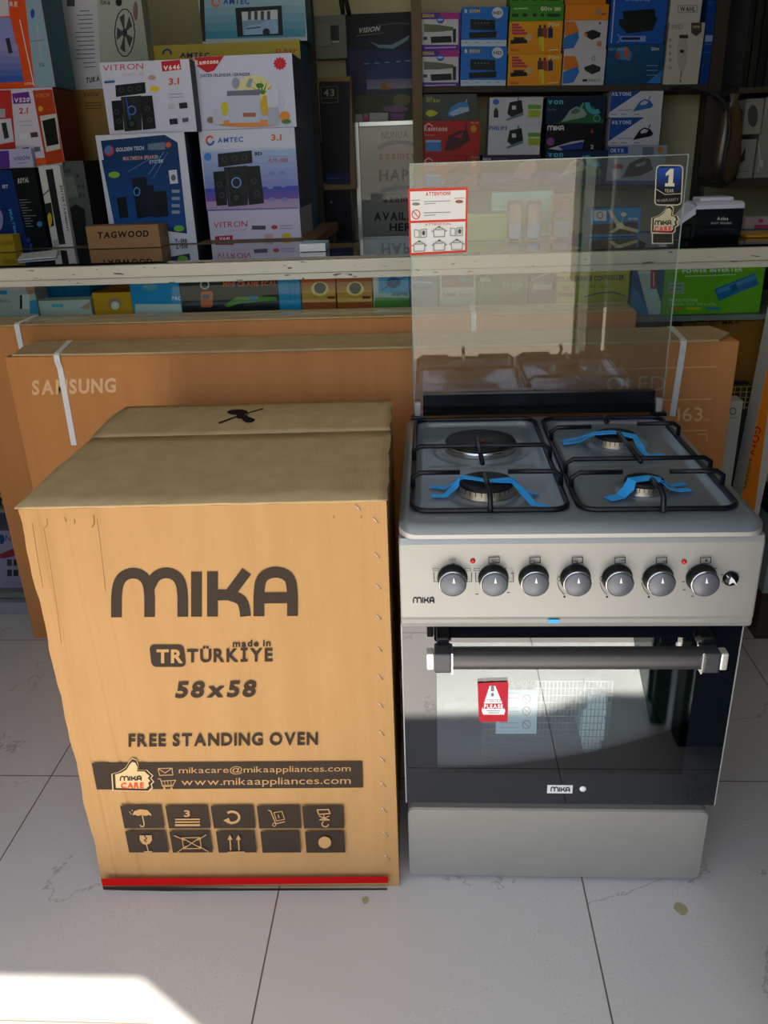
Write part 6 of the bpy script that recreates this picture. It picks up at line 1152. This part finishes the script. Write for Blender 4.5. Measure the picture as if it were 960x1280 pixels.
za = rb('pale grey box with a small dark leaf shape on the side rack', (913, 940, 175, 222), lambda b: (b.q('front', [(924, 200), (932, 184), (931, 200), (926, 204)], '#2b2a2a'), b.s_('front', [(918, 215), (936, 214)], 1, '#6a6864')))
zb_ = rb('pale box wrapped in plastic at the right edge of the side rack', (942, 975, 168, 222), lambda b: (b.s_('front', [(948, 178), (950, 200), (947, 215)], 2, '#b5b3ae'), b.e('front', 952, 205, 2, 5, '#c0beba')))
zm = max(za, zb_)
rb('pale box with a large dark oval on the upper layer of the side rack', (928, 950, 124, 166), lambda b: (b.e('front', 941, 145, 6.5, 14, '#46474a'), b.s_('front', [(932, 128), (938, 127)], 1, '#555')), on=zm)
rb('plain pale box beside the dark oval box on the side rack', (952, 990, 122, 164), lambda b: b.e('front', 962, 140, 3, 8, '#77777a'), on=zm)
for i, (x0, c_, t_) in enumerate(((918, '#1e1f20', 'black folder'), (928, '#24281f', 'dark green folder'), (938, '#1b1c1f', 'dark grey folder'), (948, '#23292a', 'very dark teal folder'))):
    xa_ = at(x0, 110, Y=2.33).x; q = MB(); q.box(0, .024, 0, .22, 0, .36-.02*i, PRINT, lin(c_), bev=.002); q.build('folder', loc=(RX+.035+i*.03, 2.33, zr2+.021), label=t_+' upright on the top board of the side rack', cat='folder', group='folders on the side rack')
# brown plastic bag and cable
q = MB(); bz = at(912, 230, Y=2.24).z; bx_ = RX-.0; 
q.lathe([(.012, 0), (.04, .015), (.05, .08), (.047, .18), (.034, .25), (.012, .285), (.018, .31), (.004, .315)], (0, 0, 0), mat('brown_plastic_bag', '#4c3f2c', rough=.25), seg=18)
for i, v in enumerate(q.v): a = math.atan2(v[1], v[0]); k = 1+.12*math.sin(a*5+v[2]*30); q.v[i] = (v[0]*k, v[1]*k*.5, v[2])
q.build('hanging_bag', loc=(RX-.005, 2.255, bz), label='brown plastic bag hanging at the corner of the side rack', cat='bag')
pts = [(838, 110), (860, 110), (885, 116), (900, 122), (910, 135), (912, 150), (911, 170), (905, 200), (900, 222), (908, 231)]
q = MB(); P = []
pp_ = [Vector(at(x, y, Y=(2.60, 2.60, 2.45, 2.3, 2.2, 2.17, 2.17, 2.17, 2.18, 2.20)[i])) for i, (x, y) in enumerate(pts)]
for i in range(len(pp_)-1):
    p0, p1_, p2_, p3_ = pp_[max(i-1, 0)], pp_[i], pp_[i+1], pp_[min(i+2, len(pp_)-1)]
    for k in range(6): t = k/6; P.append(.5*((2*p1_)+(-p0+p2_)*t+(2*p0-5*p1_+4*p2_-p3_)*t*t+(-p0+3*p1_-3*p2_+p3_)*t**3))
q.tube(P+[pp_[-1]], .0065, DARK); q.build('power_cable', label='black cable looping from the wall shelf to the side rack', cat='cable')
# paper goods at the right end of the counter
Carton('product_box', 'pink and white flat box at the right end of the counter', 'box', (930, 975, 272, 289), 1.45, .04, '#a89a9c', z0=ZT, slope=-.02, ops=lambda b: (b.e('front', 951, 276, 3, 2.5, '#b03a5a'), b.r('front', 943, 281, 970, 286, '#a83a5a')))
q = MB(); q.box(0, .14, 0, .12, 0, .006, PRINT, lin('#c48a2a')); q.box(0, .14, .1205, .15, 0, .006, PRINT, lin('#3f7ab0')); q.build('magazine', loc=(at(932, 297, Z=ZT).x, 1.20, ZT), label='orange and blue folded leaflet lying at the right end of the counter', cat='leaflet')
# floor litter: small paint chips
for i, (px, py) in enumerate(((851, 1136), (457, 1126))):
    c = at(px, py, Z=0); q = MB(); r_ = random.Random(i+4); P = [((.011, .005)[i]*math.cos(a)*(1+.4*r_.random()), (.010, .006)[i]*math.sin(a)*(1+.6*r_.random())) for a in [k*math.pi/5 for k in range(10)]]
    q.add([(x, y, .0015) for x, y in P]+[(x, y, .0003) for x, y in P], [tuple(range(10))]+[(k, 10+k, 10+(k+1) % 10, (k+1) % 10) for k in range(10)], mat('olive_chip', '#a39e78', rough=.7)); q.build('paint_chip', loc=(c.x, c.y, 0), label=('olive flake on the floor tile right of the cooker front', 'small olive flake on the floor before the big carton corner')[i], cat='flake')
# outside: green metal door leaf standing open on the right, white carton near the threshold
GREEN = mat('green_door_paint', '#1f4a34', rough=.4)
dl = tag(empty('door_1', None, None, (.305, -.475, .003), (0, 0, R(7))), kind='structure')
q = MB(); q.box(0, .04, -1.0, 0, 0, 2.15, GREEN, bev=.003); q.build('door_leaf', dl)
q = MB(); q.box(-.012, -.0005, -.98, -.90, .05, 2.1, mat('green_door_frame', '#2f6a4a', rough=.4)); q.box(-.012, -.0005, -.10, -.02, .05, 2.1, mat('green_door_frame')); q.build('door_stile', dl)
